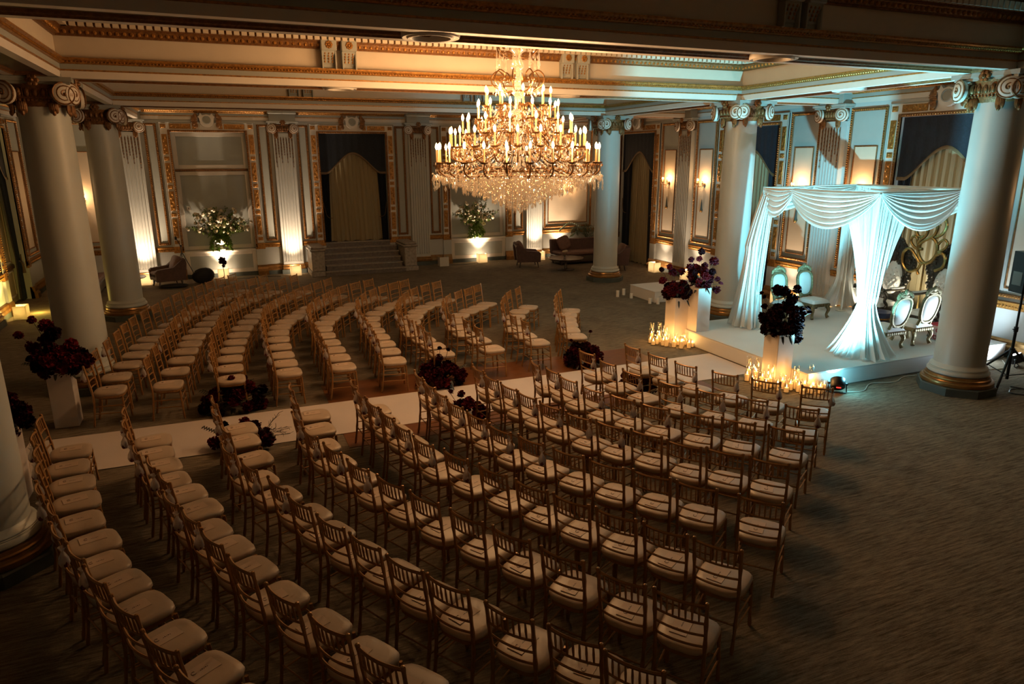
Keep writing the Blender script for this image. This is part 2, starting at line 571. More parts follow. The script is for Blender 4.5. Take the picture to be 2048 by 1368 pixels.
def corbel_meshes():
    """scroll bracket, local: x across, y out of the frieze, z up"""
    b = MB()
    side = [(0.0, 5.215), (0.035, 5.215), (0.04, 5.27), (0.055, 5.29), (0.05, 5.32), (0.075, 5.40), (0.115, 5.46), (0.12, 5.50), (0.0, 5.50)]
    b.prism(side, -0.105, 0.105, lambda a, c, h: (h, a, c))
    b.cbox(-0.13, 0.13, 0.0, 0.17, 5.50, 5.68, 0.012)
    b.cbox(-0.10, 0.10, 0.0, 0.155, 5.68, 5.76, 0.01)
    for x in (-0.11, 0.11):
        b.cbox(x - .012, x + .012, 0.0, 0.125, 5.22, 5.50, 0.006)
    body = b.mesh('corbel', M['stone_grey'], False)
    g = MB()
    for x in (-0.062, 0.0, 0.062):
        for k in range(4):
            t = k / 3
            g.blob((x, 0.062 + 0.05 * t, 5.335 + 0.125 * t), 0, 6, 4, (0.014, 0.014, 0.02))
    for k in range(8):
        a = 2 * PI * k / 8
        g.blob((0.042 * math.cos(a), 0.172, 5.59 + 0.042 * math.sin(a)), 0, 6, 4, (0.024, 0.012, 0.024))
    g.blob((0, 0.176, 5.59), 0.022, 6, 4)
    orn = g.mesh('corbel_ornament', M['gold'])
    return body, orn
CORBEL = corbel_meshes()

def bay(name, x0, x1, y0, y1, corbels=(), detail=True):
    """one coffer: root is the frieze band; mouldings are its parts"""
    b = MB(); frame_rect(b, x0, x1, y0, y1, [(0.0, 5.225), (-0.02, 5.23), (-0.02, 5.54)])
    root = struct(b.build(name, M['frieze'], smooth=False))
    b = MB(); frame_rect(b, x0, x1, y0, y1, [(0.0, ZS), (0.0, 5.045)])
    b.build('fascia', M['white'], root, smooth=False)
    b = MB(); frame_rect(b, x0, x1, y0, y1, [(0.0, 5.045), (0.014, 5.05), (0.014, 5.066), (0.012, 5.068)])
    b.build('bead', M['gold'], root, smooth=False)
    b = MB(); frame_rect(b, x0, x1, y0, y1, [(0.012, 5.066), (0.012, 5.142)])
    b.build('fascia', M['stone_grey'], root, smooth=False)
    b = MB(); frame_rect(b, x0, x1, y0, y1, [(0.012, 5.142), (0.03, 5.145), (0.045, 5.158), (0.045, 5.172), (0.06, 5.178), (0.085, 5.205), (0.085, 5.228), (-0.02, 5.235)])
    b.build('cornice', M['gold'], root, smooth=False)
    b = MB(); frame_rect(b, x0, x1, y0, y1, [(-0.02, 5.535), (0.02, 5.535), (0.02, 5.55), (0.045, 5.56), (0.075, 5.60), (0.09, 5.625), (0.105, 5.63), (0.105, 5.645)])
    b.build('egg_band', M['gold_dark'], root, smooth=False)
    b = MB(); frame_rect(b, x0, x1, y0, y1, [(0.105, 5.645), (0.13, 5.645), (0.13, ZC)])
    b.build('dentil_band', M['gold_dark'], root, smooth=False)
    if detail:
        b = MB()
        for (x, y, (nx, ny)) in along_rect(x0, x1, y0, y1, 0.098):
            b.blob((x + nx * .062, y + ny * .062, 5.592), 0, 6, 4, (0.030, 0.030, 0.036))
        e = b.build('egg_moulding', M['gold'], root); e['kind'] = 'stuff'
        b = MB()
        for (x, y, (nx, ny)) in along_rect(x0, x1, y0, y1, 0.112):
            cx, cy_ = x + nx * .165, y + ny * .165
            hx, hy = (0.04, 0.04)
            b.box(cx - hx, cx + hx, cy_ - hy, cy_ + hy, 5.655, 5.755)
        e = b.build('dentil_moulding', M['frieze'], root, smooth=False); e['kind'] = 'stuff'
        b = MB()
        for (x, y, (nx, ny)) in along_rect(x0, x1, y0, y1, 0.05):
            b.octa((x + nx * .062, y + ny * .062, 5.176), 0.019, 0.02)
        e = b.build('bead_moulding', M['gold'], root); e['kind'] = 'stuff'
    for (x, y, rz) in corbels:
        c = put('corbel', CORBEL[0], root, (x, y, 0)); c.rotation_euler = (0, 0, rz)
        o = put('corbel_ornament', CORBEL[1], c)
    return root

PX = [-2.37, 2.10, 6.57, 11.04]          # pilaster lines on the back wall
def cpair(y, rz, off=.168):
    return [(px + s * off, y, rz) for px in (2.10, 6.57) for s in (-1, 1)]
def cpair_y(x, rz, ys):
    return [(x, yy + s * .168, rz) for yy in ys for s in (-1, 1)]
ys_edges = [(YF, ROWS[0] - BW), (ROWS[0] + BW, ROWS[1] - BW), (ROWS[1] + BW, ROWS[2] - BW), (ROWS[2] + BW, ROWS[3] - BW), (ROWS[3] + BW, YB - .03)]
xs_edges = [(XL + .03, XA - BW), (XA + BW, XB - BW), (XB + BW, XR - .03)]
n = 0
for j, (y0, y1) in enumerate(ys_edges):
    for i, (x0, x1) in enumerate(xs_edges):
        n += 1
        cb = []
        if i == 1 and j in (1, 2, 3, 4):
            cb = cpair(y1, PI) + cpair(y0, 0.0)
        bay('trim_%d' % n, x0, x1, y0, y1, cb, detail=(j >= 1 and not (j == 1 and i == 0)))

# soffits under the beams, each with a sunk panel
def soffit(x0, x1, y0, y1):
    b = MB()
    m = 0.13
    z0, z1 = ZS, ZS + 0.055
    b.add([(x0, y0, z0), (x1, y0, z0), (x1, y1, z0), (x0, y1, z0), (x0 + m, y0 + m, z0), (x1 - m, y0 + m, z0), (x1 - m, y1 - m, z0), (x0 + m, y1 - m, z0)],
          [(0, 1, 5, 4), (1, 2, 6, 5), (2, 3, 7, 6), (3, 0, 4, 7)])
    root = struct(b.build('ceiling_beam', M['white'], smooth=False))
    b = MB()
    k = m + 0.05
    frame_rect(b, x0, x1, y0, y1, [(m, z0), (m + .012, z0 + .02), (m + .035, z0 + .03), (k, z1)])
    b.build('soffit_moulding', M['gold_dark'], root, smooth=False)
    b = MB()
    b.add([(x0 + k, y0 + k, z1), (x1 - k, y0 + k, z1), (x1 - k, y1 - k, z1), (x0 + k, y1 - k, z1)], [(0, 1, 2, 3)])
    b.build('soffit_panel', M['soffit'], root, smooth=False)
    return root

def ceiling_ring(x, y):
    b = MB()
    b.lathe([(0.19, ZS + .05), (0.19, ZS + .01), (0.205, ZS - .018), (0.235, ZS - .022), (0.25, ZS - .005), (0.29, ZS - .012), (0.30, ZS + .01), (0.30, ZS + .06)], 32, (x, y, 0), cap=False)
    o = b.build('ceiling_light', M['white'])
    b = MB(); b.lathe([(0.19, ZS + .045), (0.12, ZS + .10), (0.0, ZS + .11)], 24, (x, y, 0), cap=False)
    b.build('reflector', M['gold_dark'], o)
    return o

sq = 0.36
for r in ROWS:
    for (x0, x1) in ((XL, XA - sq), (XA + sq, XB - sq), (XB + sq, XR)):
        soffit(x0, x1, r - BW, r + BW)
for cx in (XA, XB):
    prev = YF
    for r in ROWS:
        soffit(cx - BW, cx + BW, prev, r - sq)
        prev = r + sq
    soffit(cx - BW, cx + BW, prev, YB)
b = MB()
for r in ROWS:
    for cx in (XA, XB):
        b.box(cx - sq, cx + sq, r - sq, r + sq, ZS - .004, ZS + .05)
struct(b.build('ceiling_beam', M['stone_grey'], smooth=False))
ring_names = {(0, 0): 'round ceiling light ring under the nearest beam, upper middle', (0, 1): 'round ceiling light ring under the nearest beam, upper right',
              (1, 0): 'round ceiling light ring under the beam left of the chandelier top', (1, 1): 'round ceiling light ring under the beam right of the chandelier top'}
for a, r in enumerate((ROWS[1], ROWS[2])):
    for c, px in enumerate((2.15, 6.60)):
        tag(ceiling_ring(px, r), ring_names[(a, c)], 'ceiling light', 'round light rings in the beam soffits')
tag(ceiling_ring(XB, 10.24), 'round ceiling light ring under the side beam above the white canopy', 'ceiling light', 'round light rings in the beam soffits')
# small smoke detector in the far coffer
b = MB(); b.lathe([(0.07, ZC), (0.07, ZC - .02), (0.05, ZC - .045), (0.0, ZC - .05)], 16, (6.9, 17.4, 0))
tag(b.build('smoke_detector', M['white']), 'small white smoke detector on the far coffer ceiling', 'detector')

# ------------------------------------------------------------------ capitals
def spiral_pts(r0, turns, n, hand):
    pts = []
    for i in range(n + 1):
        t = i / n
        a = turns * 2 * PI * t
        r = r0 * (1 - t) ** 0.85 + 0.012
        pts.append((hand * -r * math.sin(a) , r * math.cos(a)))
    return pts

def volute_meshes(R=0.155, depth=0.09):
    """volute on a vertical face: local x across (outwards), y out of the face, z up; origin at the eye"""
    out = {}
    for hand in (1, -1):
        b = MB()
        b.lathe([(R, 0.0), (R, depth * .6), (R * .9, depth * .78), (R * .5, depth), (0, depth * 1.05)], 24)
        vs = [(x, z, -y) for (x, y, z) in b.v]
        d = MB(); d.add([(x, y, z) for (x, y, z) in vs], b.f)
        disc = d.mesh('volute', M['white'])
        g = MB()
        sp = spiral_pts(R, 2.6, 44, hand)
        pts = []
        rad = []
        for i, (x, z) in enumerate(sp):
            t = i / 44
            pts.append((x, depth * (0.62 + .48 * t), z)); rad.append(0.015 * (1 - .4 * t))
        g.tube(pts, rad, 5)
        g.blob((0, depth * 1.05, 0), 0.022, 8, 5)
        spir = g.mesh('volute_spiral', M['gold_dark'])
        out[hand] = (disc, spir)
    return out
VOL = volute_meshes()

def pod_mesh():
    b = MB()
    for k in range(5):
        a = (k - 2) * 0.5
        b.blob((0.045 * math.sin(a), 0.02 + .02 * math.cos(a), -0.09), 0, 7, 5, (0.032, 0.03, 0.10))
    b.blob((0, 0.05, -0.175), 0, 7, 5, (0.03, 0.03, 0.045))
    return b.mesh('acanthus_drop', M['gold_dark'])
POD = pod_mesh()
def fleuron_mesh():
    b = MB()
    for k in range(6):
        a = 2 * PI * k / 6
        b.blob((0.055 * math.cos(a), 0.015, 0.05 * math.sin(a)), 0, 6, 4, (0.042, 0.03, 0.04))
    b.blob((0, 0.04, 0), 0.035, 7, 5)
    return b.mesh('fleuron', M['gold_dark'])
FLEUR = fleuron_mesh()
def band_mesh():
    b = MB()
    b.cbox(-0.30, 0.30, 0.0, 0.05, -0.10, 0.075, 0.02)
    for k in range(5):
        b.blob(((k - 2) * 0.105, 0.06, 0.0), 0, 8, 6, (0.04, 0.04, 0.07))
    for k in range(6):
        b.blob(((k - 2.5) * 0.105, 0.055, 0.0), 0, 6, 4, (0.012, 0.03, 0.07))
    for k in range(11):
        b.blob(((k - 5) * 0.052, 0.045, -0.105), 0.022, 6, 4)
    return b.mesh('egg_band', M['gold_dark'])
EBAND = band_mesh()

def capital_face(root, ang, dist, half=0.36, zc=4.70, splay=0.42):
    """parts of one face of an ionic capital under root (face normal at angle ang)"""
    ca, sa = math.cos(ang), math.sin(ang)
    def at(u, w, z):       # u to the right seen from outside, w out
        return (ca * w - sa * u, sa * w + ca * u, z)
    rz = ang - PI / 2
    for s in (-1, 1):
        p = at(-s * half, dist, zc - .0)
        v = put('volute', VOL[s][0], root, p); v.rotation_euler = (0, 0, rz - s * splay)
        put('volute_spiral', VOL[s][1], v)
    e = put('egg_band', EBAND, root, at(0, dist - .08, zc + .02)); e.rotation_euler = (0, 0, rz)
    f = put('fleuron', FLEUR, root, at(0, dist + .045, 4.885)); f.rotation_euler = (0, 0, rz)
    for s in (-1, 1):
        p = put('acanthus_drop', POD, root, at(s * .20, dist - .10, zc - .09)); p.rotation_euler = (0, 0, rz)

def column_meshes():
    b = MB()
    sh = []
    for k in range(15):
        z = 0.46 + (4.56 - 0.46) * k / 14
        t = max(0, (z - 1.2) / 3.4)
        sh.append((0.374 - 0.034 * t ** 1.4, z))
    b.lathe([(0.374 + .03, 0.43)] + sh, 40, cap=False)
    shaft = b.mesh('shaft', M['column'])
    b = MB()
    b.lathe([(0.43, 0.30), (0.452, 0.32), (0.452, 0.345), (0.435, 0.37), (0.425, 0.372), (0.425, 0.385), (0.418, 0.39), (0.424, 0.405), (0.414, 0.425), (0.395, 0.435), (0.374, 0.47)], 40, cap=False)
    collar = b.mesh('collar', M['column'])
    b = MB()
    b.lathe([(0.50, 0.13), (0.528, 0.145), (0.535, 0.17), (0.528, 0.20), (0.505, 0.212), (0.485, 0.214), (0.478, 0.23), (0.482, 0.236), (0.482, 0.25), (0.465, 0.262), (0.462, 0.275), (0.455, 0.295), (0.43, 0.302)], 40, cap=False)
    tor = b.mesh('base_moulding', M['gold_base'])
    b = MB()
    b.lathe([(0.585, 0.0), (0.585, 0.125), (0.565, 0.14), (0.4, 0.14)], 8, cap=False, a0=PI / 8, a1=PI / 8 + 2 * PI)
    pl = b.mesh('plinth', M['plinth'], True, 0.4)
    b = MB()
    # abacus with concave sides
    def abac(off, z0, z1, pinch):
        ring = []
        for k in range(4):
            a = k * PI / 2 + PI / 4
            ax, ay = math.cos(a), math.sin(a)
            b2 = a + PI / 2
            bx, by = math.cos(b2), math.sin(b2)
            for j in range(6):
                t = j / 6
                x = ax * (1 - t) + bx * t; y = ay * (1 - t) + by * t
                q = 1 - pinch * 4 * t * (1 - t)
                ring.append((x * off * q, y * off * q))
        b.prism(ring, z0, z1, lambda p, q, h: (p, q, h))
    abac(0.72, 4.875, 4.94, 0.07)
    abac(0.67, 4.835, 4.875, 0.08)
    ab = b.mesh('abacus', M['stone_grey'], False)
    b = MB()
    b.lathe([(0.34, 4.52), (0.40, 4.60), (0.44, 4.80), (0.46, 4.84)], 24, cap=False)
    bell = b.mesh('capital_bell', M['gold_dark'])
    return shaft, collar, tor, pl, ab, bell
CM = column_meshes()
col_labels = {(0, 1): 'white round column at the left edge, nearest of the left row, cut by the frame', (0, 2): 'second white column of the left row, behind the left flower pedestal',
              (0, 3): 'farthest white column of the left row, beside the mauve armchair', (1, 1): 'large white column at right, beside the speaker on a tripod',
              (1, 2): 'white column lit blue beside the left drape of the canopy', (1, 3): 'farthest white column right of the chandelier, before the sofa'}
for c, cx in enumerate((XA, XB)):
    for r in (1, 2, 3):
        t = thing('column', col_labels[(c, r)], 'column', (cx, ROWS[r], 0), 0, 'ionic columns of the hall')
        for nm, me in zip(('shaft', 'collar', 'base_moulding', 'plinth', 'abacus', 'capital_bell'), CM):
            put(nm, me, t)
        for k in range(4):
            capital_face(t, k * PI / 2, 0.43)

# ------------------------------------------------------------------ walls in wall coordinates (u along, w out of the wall, z)
def W_back(p): return (p[0], YB - p[1], p[2])
def W_right(p): return (XR - p[1], p[0], p[2])
def W_left(p): return (XL + p[1], p[0], p[2])
WALLS = {'back': (W_back, -PI / 2), 'right': (W_right, PI), 'left': (W_left, 0.0)}

NICHE_H, DOOR_H, WIN_H = 1.08, 1.11, 1.07
TOPZ = 4.57
def wall(side, openings, u0, u1):
    """openings: (u centre, half width, sill z)"""
    T = WALLS[side][0]
    b = MB(); b.T = T
    u = u0
    for (c, h, sill) in sorted(openings):
        b.box(u, c - h, -0.35, 0.0, 0.0, ZC)
        b.box(c - h, c + h, -0.35, 0.0, TOPZ, ZC)
        if sill > 0:
            b.box(c - h, c + h, -0.35, 0.0, 0.0, sill)
        u = c + h
    b.box(u, u1, -0.35, 0.0, 0.0, ZC)
    return struct(b.build('wall_' + side, M['wall'], smooth=False))
BC = [-0.135, 4.335, 8.805]
wall_back = wall('back', [(BC[0], NICHE_H, .87), (BC[1], DOOR_H, .95), (BC[2], NICHE_H, .87)], XL - .35, XR + .35)
WC = [4.43, 10.2, 15.93, 21.7]
wall_right = wall('right', [(c, WIN_H, 0.0) for c in WC], YF, YB)
wall_left = wall('left', [(c, WIN_H, 0.0) for c in WC], YF, YB)
b = MB(); b.box(XL - .35, XR + .35, YF - .3, YF, 0, ZC)
struct(b.build('wall_front', M['wall'], smooth=False))
# dark backing behind the windows
for side in ('right', 'left'):
    b = MB(); b.T = WALLS[side][0]
    b.box(YF, YB, -0.50, -0.36, 0, ZC)
    struct(b.build('wall_%s_outer' % side, M['blackcloth'], smooth=False))
b = MB(); b.box(XL, XR, YB + .36, YB + .5, 0, ZC)
struct(b.build('wall_back_outer', M['blackcloth'], smooth=False))

# baseboards and dado rails, broken at openings
def runs(u0, u1, gaps):
    out = []
    u = u0
    for a, c in sorted(gaps):
        if a > u + .02:
            out.append((u, a))
        u = max(u, c)
    if u1 > u + .02:
        out.append((u, u1))
    return out
SIDE_P = [1.5, 7.3, 13.05, 18.8]
sides = {'back': ([(c, (NICHE_H if i != 1 else DOOR_H)) for i, c in enumerate(BC)], PX, XL, XR, wall_back),
         'right': ([(c, WIN_H) for c in WC], SIDE_P, YF, YB, wall_right),
         'left': ([(c, WIN_H) for c in WC], SIDE_P, YF, YB, wall_left)}
for side, (ops, pil, u0, u1, wobj) in sides.items():
    T = WALLS[side][0]
    gaps = [(c - h, c + h) for c, h in ops]
    pg = gaps + [(p - .35, p + .35) for p in pil]
    b = MB(); b.T = T
    for a, c in runs(u0, u1, gaps):
        b.box(a, c, 0, 0.085, 0, 0.13)
    bb = struct(b.build('baseboard_' + side, M['plinth'], smooth=False))
    b = MB(); b.T = T
    for a, c in runs(u0, u1, pg):
        b.prism([(0, .13), (.085, .13), (.085, .16), (.07, .2), (.055, .23), (.05, .29), (.025, .33), (0, .33)], a, c, lambda p, q, h: (h, p, q))
    b.build('base_moulding', M['gold_base'], bb, smooth=False)
    b = MB(); b.T = T
    for a, c in runs(u0, u1, pg):
        b.prism([(0, .90), (.03, .905), (.045, .93), (.045, 1.0), (.06, 1.02), (.06, 1.045), (0, 1.06)], a, c, lambda p, q, h: (h, p, q))
    b.build('dado_rail', M['gold'], bb, smooth=False)
    b = MB(); b.T = T
    for a, c in runs(u0, u1, pg):
        k = int((c - a) / .055)
        for i in range(k):
            b.octa((a + (i + .5) * (c - a) / k, .048, .965), 0.022, 0.026)
    o = b.build('rail_ornament', M['gold'], bb); o['kind'] = 'stuff'

# ------------------------------------------------------------------ pilasters
def pilaster_meshes():
    hw, d = 0.325, 0.15
    b = MB()
    prof = [(-hw, 0.0), (-hw, d)]
    nf = 7
    pitch = (2 * hw - .05) / nf
    for i in range(nf):
        c = -hw + .025 + pitch * (i + .5)
        r = pitch * .33
        prof.append((c - r, d))
        for k in range(1, 5):
            a = PI * k / 5
            prof.append((c - r * math.cos(a), d - r * .95 * math.sin(a)))
        prof.append((c + r, d))
    prof += [(hw, d), (hw, 0.0)]
    n = len(prof)
    vs = [(x, y, 0.40) for x, y in prof] + [(x, y, 4.45) for x, y in prof]
    fs = [(i, i + 1, n + i + 1, n + i) for i in range(n - 1)]
    b.add(vs, fs)
    b.box(-hw, hw, 0, d, 4.45, 4.56)
    b.box(-hw, hw, 0, d, 0.30, 0.41)
    shaft = b.mesh('pilaster', M['wall'], True, 0.5)
    b = MB()
    b.cbox(-hw - .05, hw + .05, 0, d + .06, 0.14, 0.25, .02)
    b.cbox(-hw - .03, hw + .03, 0, d + .035, 0.25, 0.31, .012)
    base = b.mesh('pilaster_base', M['gold_base'], False)
    b = MB(); b.box(-hw - .07, hw + .07, 0, d + .08, 0, 0.14)
    pl = b.mesh('pilaster_plinth', M['plinth'], False)
    b = MB()
    for i in range(nf):
        c = -hw + .025 + pitch * (i + .5)
        L = (0.95, 0.62, 0.80, 0.55, 0.80, 0.62, 0.95)[i]
        b.tube([(c, d - .005, 4.42), (c, d - .005, 4.42 - L)], [.011, .006], 5)
        for k in range(7):
            b.blob((c, d, 4.40 - L * (k + .5) / 7), 0, 6, 4, (0.016, 0.014, 0.03 * (1.2 - k * .09)))
    husk = b.mesh('husk_drop', M['gold_dark'])
    b = MB()
    b.cbox(-0.50, 0.50, 0, d + .17, 4.885, 4.94, .01)
    b.cbox(-0.46, 0.46, 0, d + .14, 4.845, 4.885, .008)
    ab = b.mesh('abacus', M['stone_grey'], False)
    b = MB()
    b.cbox(-0.40, 0.40, 0, 0.30, 4.94, 5.145, .004)
    b.cbox(-0.44, 0.44, 0, 0.36, 5.145, 5.23, .02)
    blk = b.mesh('entablature_block', M['stone_grey'], False)
    b = MB(); b.cbox(-.36, .36, 0, d + .02, 4.60, 4.845, .02)
    bell = b.mesh('capital_bell', M['gold_dark'], False)
    return shaft, base, pl, husk, ab, blk, bell
PM = pilaster_meshes()
for side, (ops, pil, u0, u1, wobj) in sides.items():
    T, ang = WALLS[side]
    for p in pil:
        q = put('pilaster', PM[0], wobj, T((p, 0, 0)))
        q.rotation_euler = (0, 0, ang - PI / 2)
        for nm, me in zip(('pilaster_base', 'pilaster_plinth', 'husk_drop', 'abacus', 'entablature_block', 'capital_bell'), PM[1:]):
            put(nm, me, q)
        # capital parts sit in the pilaster's own frame: x across, y out
        for s in (-1, 1):
            v = put('volute', VOL[s][0], q, (s * .335, .20, 4.70)); v.rotation_euler = (0, 0, s * -.25)
            # the spiral is joined beside its disc so that nothing goes deeper
            v2 = put('volute_spiral', VOL[s][1], q, (s * .335, .20, 4.70)); v2.rotation_euler = (0, 0, s * -.25)
            put('acanthus_drop', POD, q, (s * .22, .16, 4.60))
        put('egg_band', EBAND, q, (0, .13, 4.72)).scale = (.75, 1, 1)
        put('fleuron', FLEUR, q, (0, .30, 4.885))

# ------------------------------------------------------------------ framed openings
def ornament_meshes():
    res = []
    for L in (0.60, 0.115):
        b = MB()
        b.cbox(-.075, .075, 0.0, 0.018, -L / 2, L / 2, 0.008)
        if L > .3:
            for k in range(5):
                z = (k - 2) * .11
                b.blob((0.025 * (1 if k % 2 else -1), 0.02, z), 0, 6, 4, (0.035, 0.014, 0.05))
        else:
            for k in range(4):
                a = PI / 4 + k * PI / 2
                b.blob((.028 * math.cos(a), .02, .028 * math.sin(a)), 0, 6, 4, (.024, .012, .024))
        res.append(b.mesh('ornament_panel', M['gold'], True))
    return res
ORN = ornament_meshes()

def cartouche(root, T, ang, c):
    q = []
    for k in range(13):
        a = PI * k / 12
        q.append((.20 * math.cos(a + PI), -.02 + .19 * math.sin(a + PI)))
    q += [(.21, .06), (.25, .10), (.20, .13), (.17, .21), (.11, .14), (0, .17), (-.11, .14), (-.17, .21), (-.20, .13), (-.25, .10), (-.21, .06)]
    b = MB()
    b.prism(q, 0, .10, lambda a, c_, h: (a, h, c_))
    me = b.mesh('cartouche', M['white'], False)
    o = put('cartouche', me, root, T((c, .06, 4.93))); o.rotation_euler = (0, 0, ang - PI / 2)
    b = MB(); b.lathe([(.125, .10), (.125, .125), (.10, .13), (.10, .115), (0, .12)], 24)
    d = MB(); d.add([(x, z, y) for x, y, z in b.v], b.f)
    put('cartouche_boss', d.mesh('cartouche_boss', M['stone_grey']), o)
    b = MB()
    rnd = random.Random(3)
    for s in (-1, 1):
        for k in range(9):
            a = -1.0 + k * .26
            L = .17 + .05 * rnd.random()
            b.blob((s * (.27 + L * .45 * math.cos(a)), .03 + .02 * rnd.random(), -.02 + L * .9 * math.sin(a)), 0, 6, 4, (.075 * abs(math.cos(a)) + .02, .03, .055 * abs(math.sin(a)) + .028))
    put('cartouche_leaves', b.mesh('cartouche_leaves', M['gold_dark']), o)

def opening_trim(name, side, c, h, sill, cart=True):
    T, ang = WALLS[side]
    b = MB(); b.T = T
    o1 = h + .305
    z1 = TOPZ + .30
    z0 = 1.06
    for s in (-1, 1):
        b.box(min(c + s * h, c + s * o1), max(c + s * h, c + s * o1), 0.0, 0.045, z0, z1)
    b.box(c - h, c + h, 0.0, 0.045, TOPZ, z1)
    root = struct(b.build(name, M['white'], smooth=False))
    # egg border next to the opening, thin outer fillet
    b = MB(); b.T = T
    def bar(u0, u1, za, zb, w):
        b.cbox(u0, u1, 0.0, w, za, zb, .012)
    for s in (-1, 1):
        e = c + s * h
        bar(min(e, e + s * .07), max(e, e + s * .07), max(sill, .92), TOPZ + .07, .075)
    bar(c - h, c + h, TOPZ, TOPZ + .07, .075)
    b.build('egg_border', M['gold_dark'], root, smooth=False)
    b = MB(); b.T = T
    for s in (-1, 1):
        for k in range(62):
            b.octa((c + s * (h + .035), .08, 1.0 + k * .057), .02, .024)
    for k in range(36):
        b.octa((c + (k - 17.5) * .058 * (h / 1.07), .08, TOPZ + .035), .02, .024)
    o = b.build('egg_moulding', M['gold'], root); o['kind'] = 'stuff'
    b = MB(); b.T = T
    for s in (-1, 1):
        e = c + s * o1
        bar(min(e, e - s * .03), max(e, e - s * .03), z0, z1, .06)
    bar(c - o1, c + o1, z1 - .03, z1, .06)
    b.build('outer_fillet', M['stone_grey'], root, smooth=False)
    # gilt panels
    def orn(kind, u, z, turn=False):
        q = put('ornament_panel', ORN[kind], root, T((u, .045, z)))
        q.rotation_euler = (0, PI / 2, 0) if False else (0, 0, ang - PI / 2)
        if turn:
            q.rotation_euler = Matrix.Rotation(ang - PI / 2, 3, 'Z').to_euler()
            q.rotation_euler = (Matrix.Rotation(ang - PI / 2, 3, 'Z') @ Matrix.Rotation(PI / 2, 3, 'Y')).to_euler()
    for s in (-1, 1):
        u = c + s * (h + .175)
        z = TOPZ - .36
        while z > 1.35:
            orn(0, u, z)
            orn(1, u, z - .43)
            z -= .86
        orn(1, u, TOPZ + .175)
    L = h - .25
    for s in (-1, 1):
        orn(0, c + s * (h - .30), TOPZ + .175, True)
        orn(1, c + s * (h - .70), TOPZ + .175, True)
        if not cart:
            orn(0, c, TOPZ + .175, True)
    # gilt block on the dado at either side
    b = MB(); b.T = T
    for s in (-1, 1):
        e = c + s * h
        a, d = min(e, e + s * .30), max(e, e + s * .30)
        b.cbox(a, d, 0, .075, .86, 1.06, .012)
    b.build('gilt_block', M['gold'], root, smooth=False)
    b = MB(); b.T = T
    for s in (-1, 1):
        e = c + s * h
        a, d = min(e, e + s * .30), max(e, e + s * .30)
        b.box(a, d, 0, .065, .33, .86)
    b.build('pier_panel', M['wall'], root, smooth=False)
    b = MB(); b.T = T
    for s in (-1, 1):
        e = c + s * h
        a, d = min(e, e + s * .33), max(e, e + s * .33)
        b.prism([(0, .0), (.17, .0), (.17, .13), (.15, .16), (.12, .2), (.11, .27), (.085, .33), (0, .33)], a, d, lambda p, q, hh: (hh, p, q))
    b.build('pier_base', M['gold_base'], root, smooth=False)
    if cart:
        cartouche(root, T, ang, c)
    return root
opening_trim('niche_1', 'back', BC[0], NICHE_H, .87)
opening_trim('door_1', 'back', BC[1], DOOR_H, .95)
opening_trim('niche_2', 'back', BC[2], NICHE_H, .87)
for i, c in enumerate(WC):
    if i == 0:
        continue
    opening_trim('window_%d' % i, 'right', c, WIN_H, 0.0)
    opening_trim('window_%d' % (i + 3), 'left', c, WIN_H, 0.0)

# niche backs with panel frames, ledge and lower panel
for i, c in enumerate((BC[0], BC[2])):
    b = MB(); b.T = W_back
    b.box(c - NICHE_H, c + NICHE_H, -.345, -.25, .87, TOPZ)
    root = struct(b.build('niche_panel', M['field'], smooth=False))
    b = MB(); b.T = W_back
    def fr(u0, u1, z0, z1, m=.10, w=-.215):
        b.cbox(u0, u0 + m, -.25, w, z0, z1, .008); b.cbox(u1 - m, u1, -.25, w, z0, z1, .008)
        b.cbox(u0 + m, u1 - m, -.25, w, z1 - m, z1, .008); b.cbox(u0 + m, u1 - m, -.25, w, z0, z0 + m, .008)
    fr(c - NICHE_H, c + NICHE_H, 3.46, TOPZ, .12)
    fr(c - NICHE_H, c + NICHE_H, .90, 3.38, .12)
    b.build('panel_frame', M['white'], root, smooth=False)
    b = MB(); b.T = W_back; b.cbox(c - NICHE_H, c + NICHE_H, -.25, -.20, 3.385, 3.455, .015)
    b.build('gilt_bar', M['gold_dark'], root, smooth=False)
    b = MB(); b.T = W_back; b.cbox(c - NICHE_H, c + NICHE_H, -.25, .06, .82, .885, .015)
    b.build('ledge', M['white'], root, smooth=False)
    b = MB(); b.T = W_back
    b.cbox(c - NICHE_H, c - NICHE_H + .13, 0, .03, .13, .82, .008); b.cbox(c + NICHE_H - .13, c + NICHE_H, 0, .03, .13, .82, .008)
    b.cbox(c - NICHE_H + .13, c + NICHE_H - .13, 0, .03, .72, .82, .008); b.cbox(c - NICHE_H + .13, c + NICHE_H - .13, 0, .03, .13, .26, .008)
    b.build('lower_frame', M['white'], root, smooth=False)
    b = MB(); b.T = W_back; b.box(c - NICHE_H + .13, c + NICHE_H - .13, 0, .008, .26, .72)
    b.build('lower_panel', M['field'], root, smooth=False)
    b = MB(); b.T = W_back; b.box(c - NICHE_H, c + NICHE_H, 0, .04, 0, .13)
    b.build('plinth', M['plinth'], root, smooth=False)

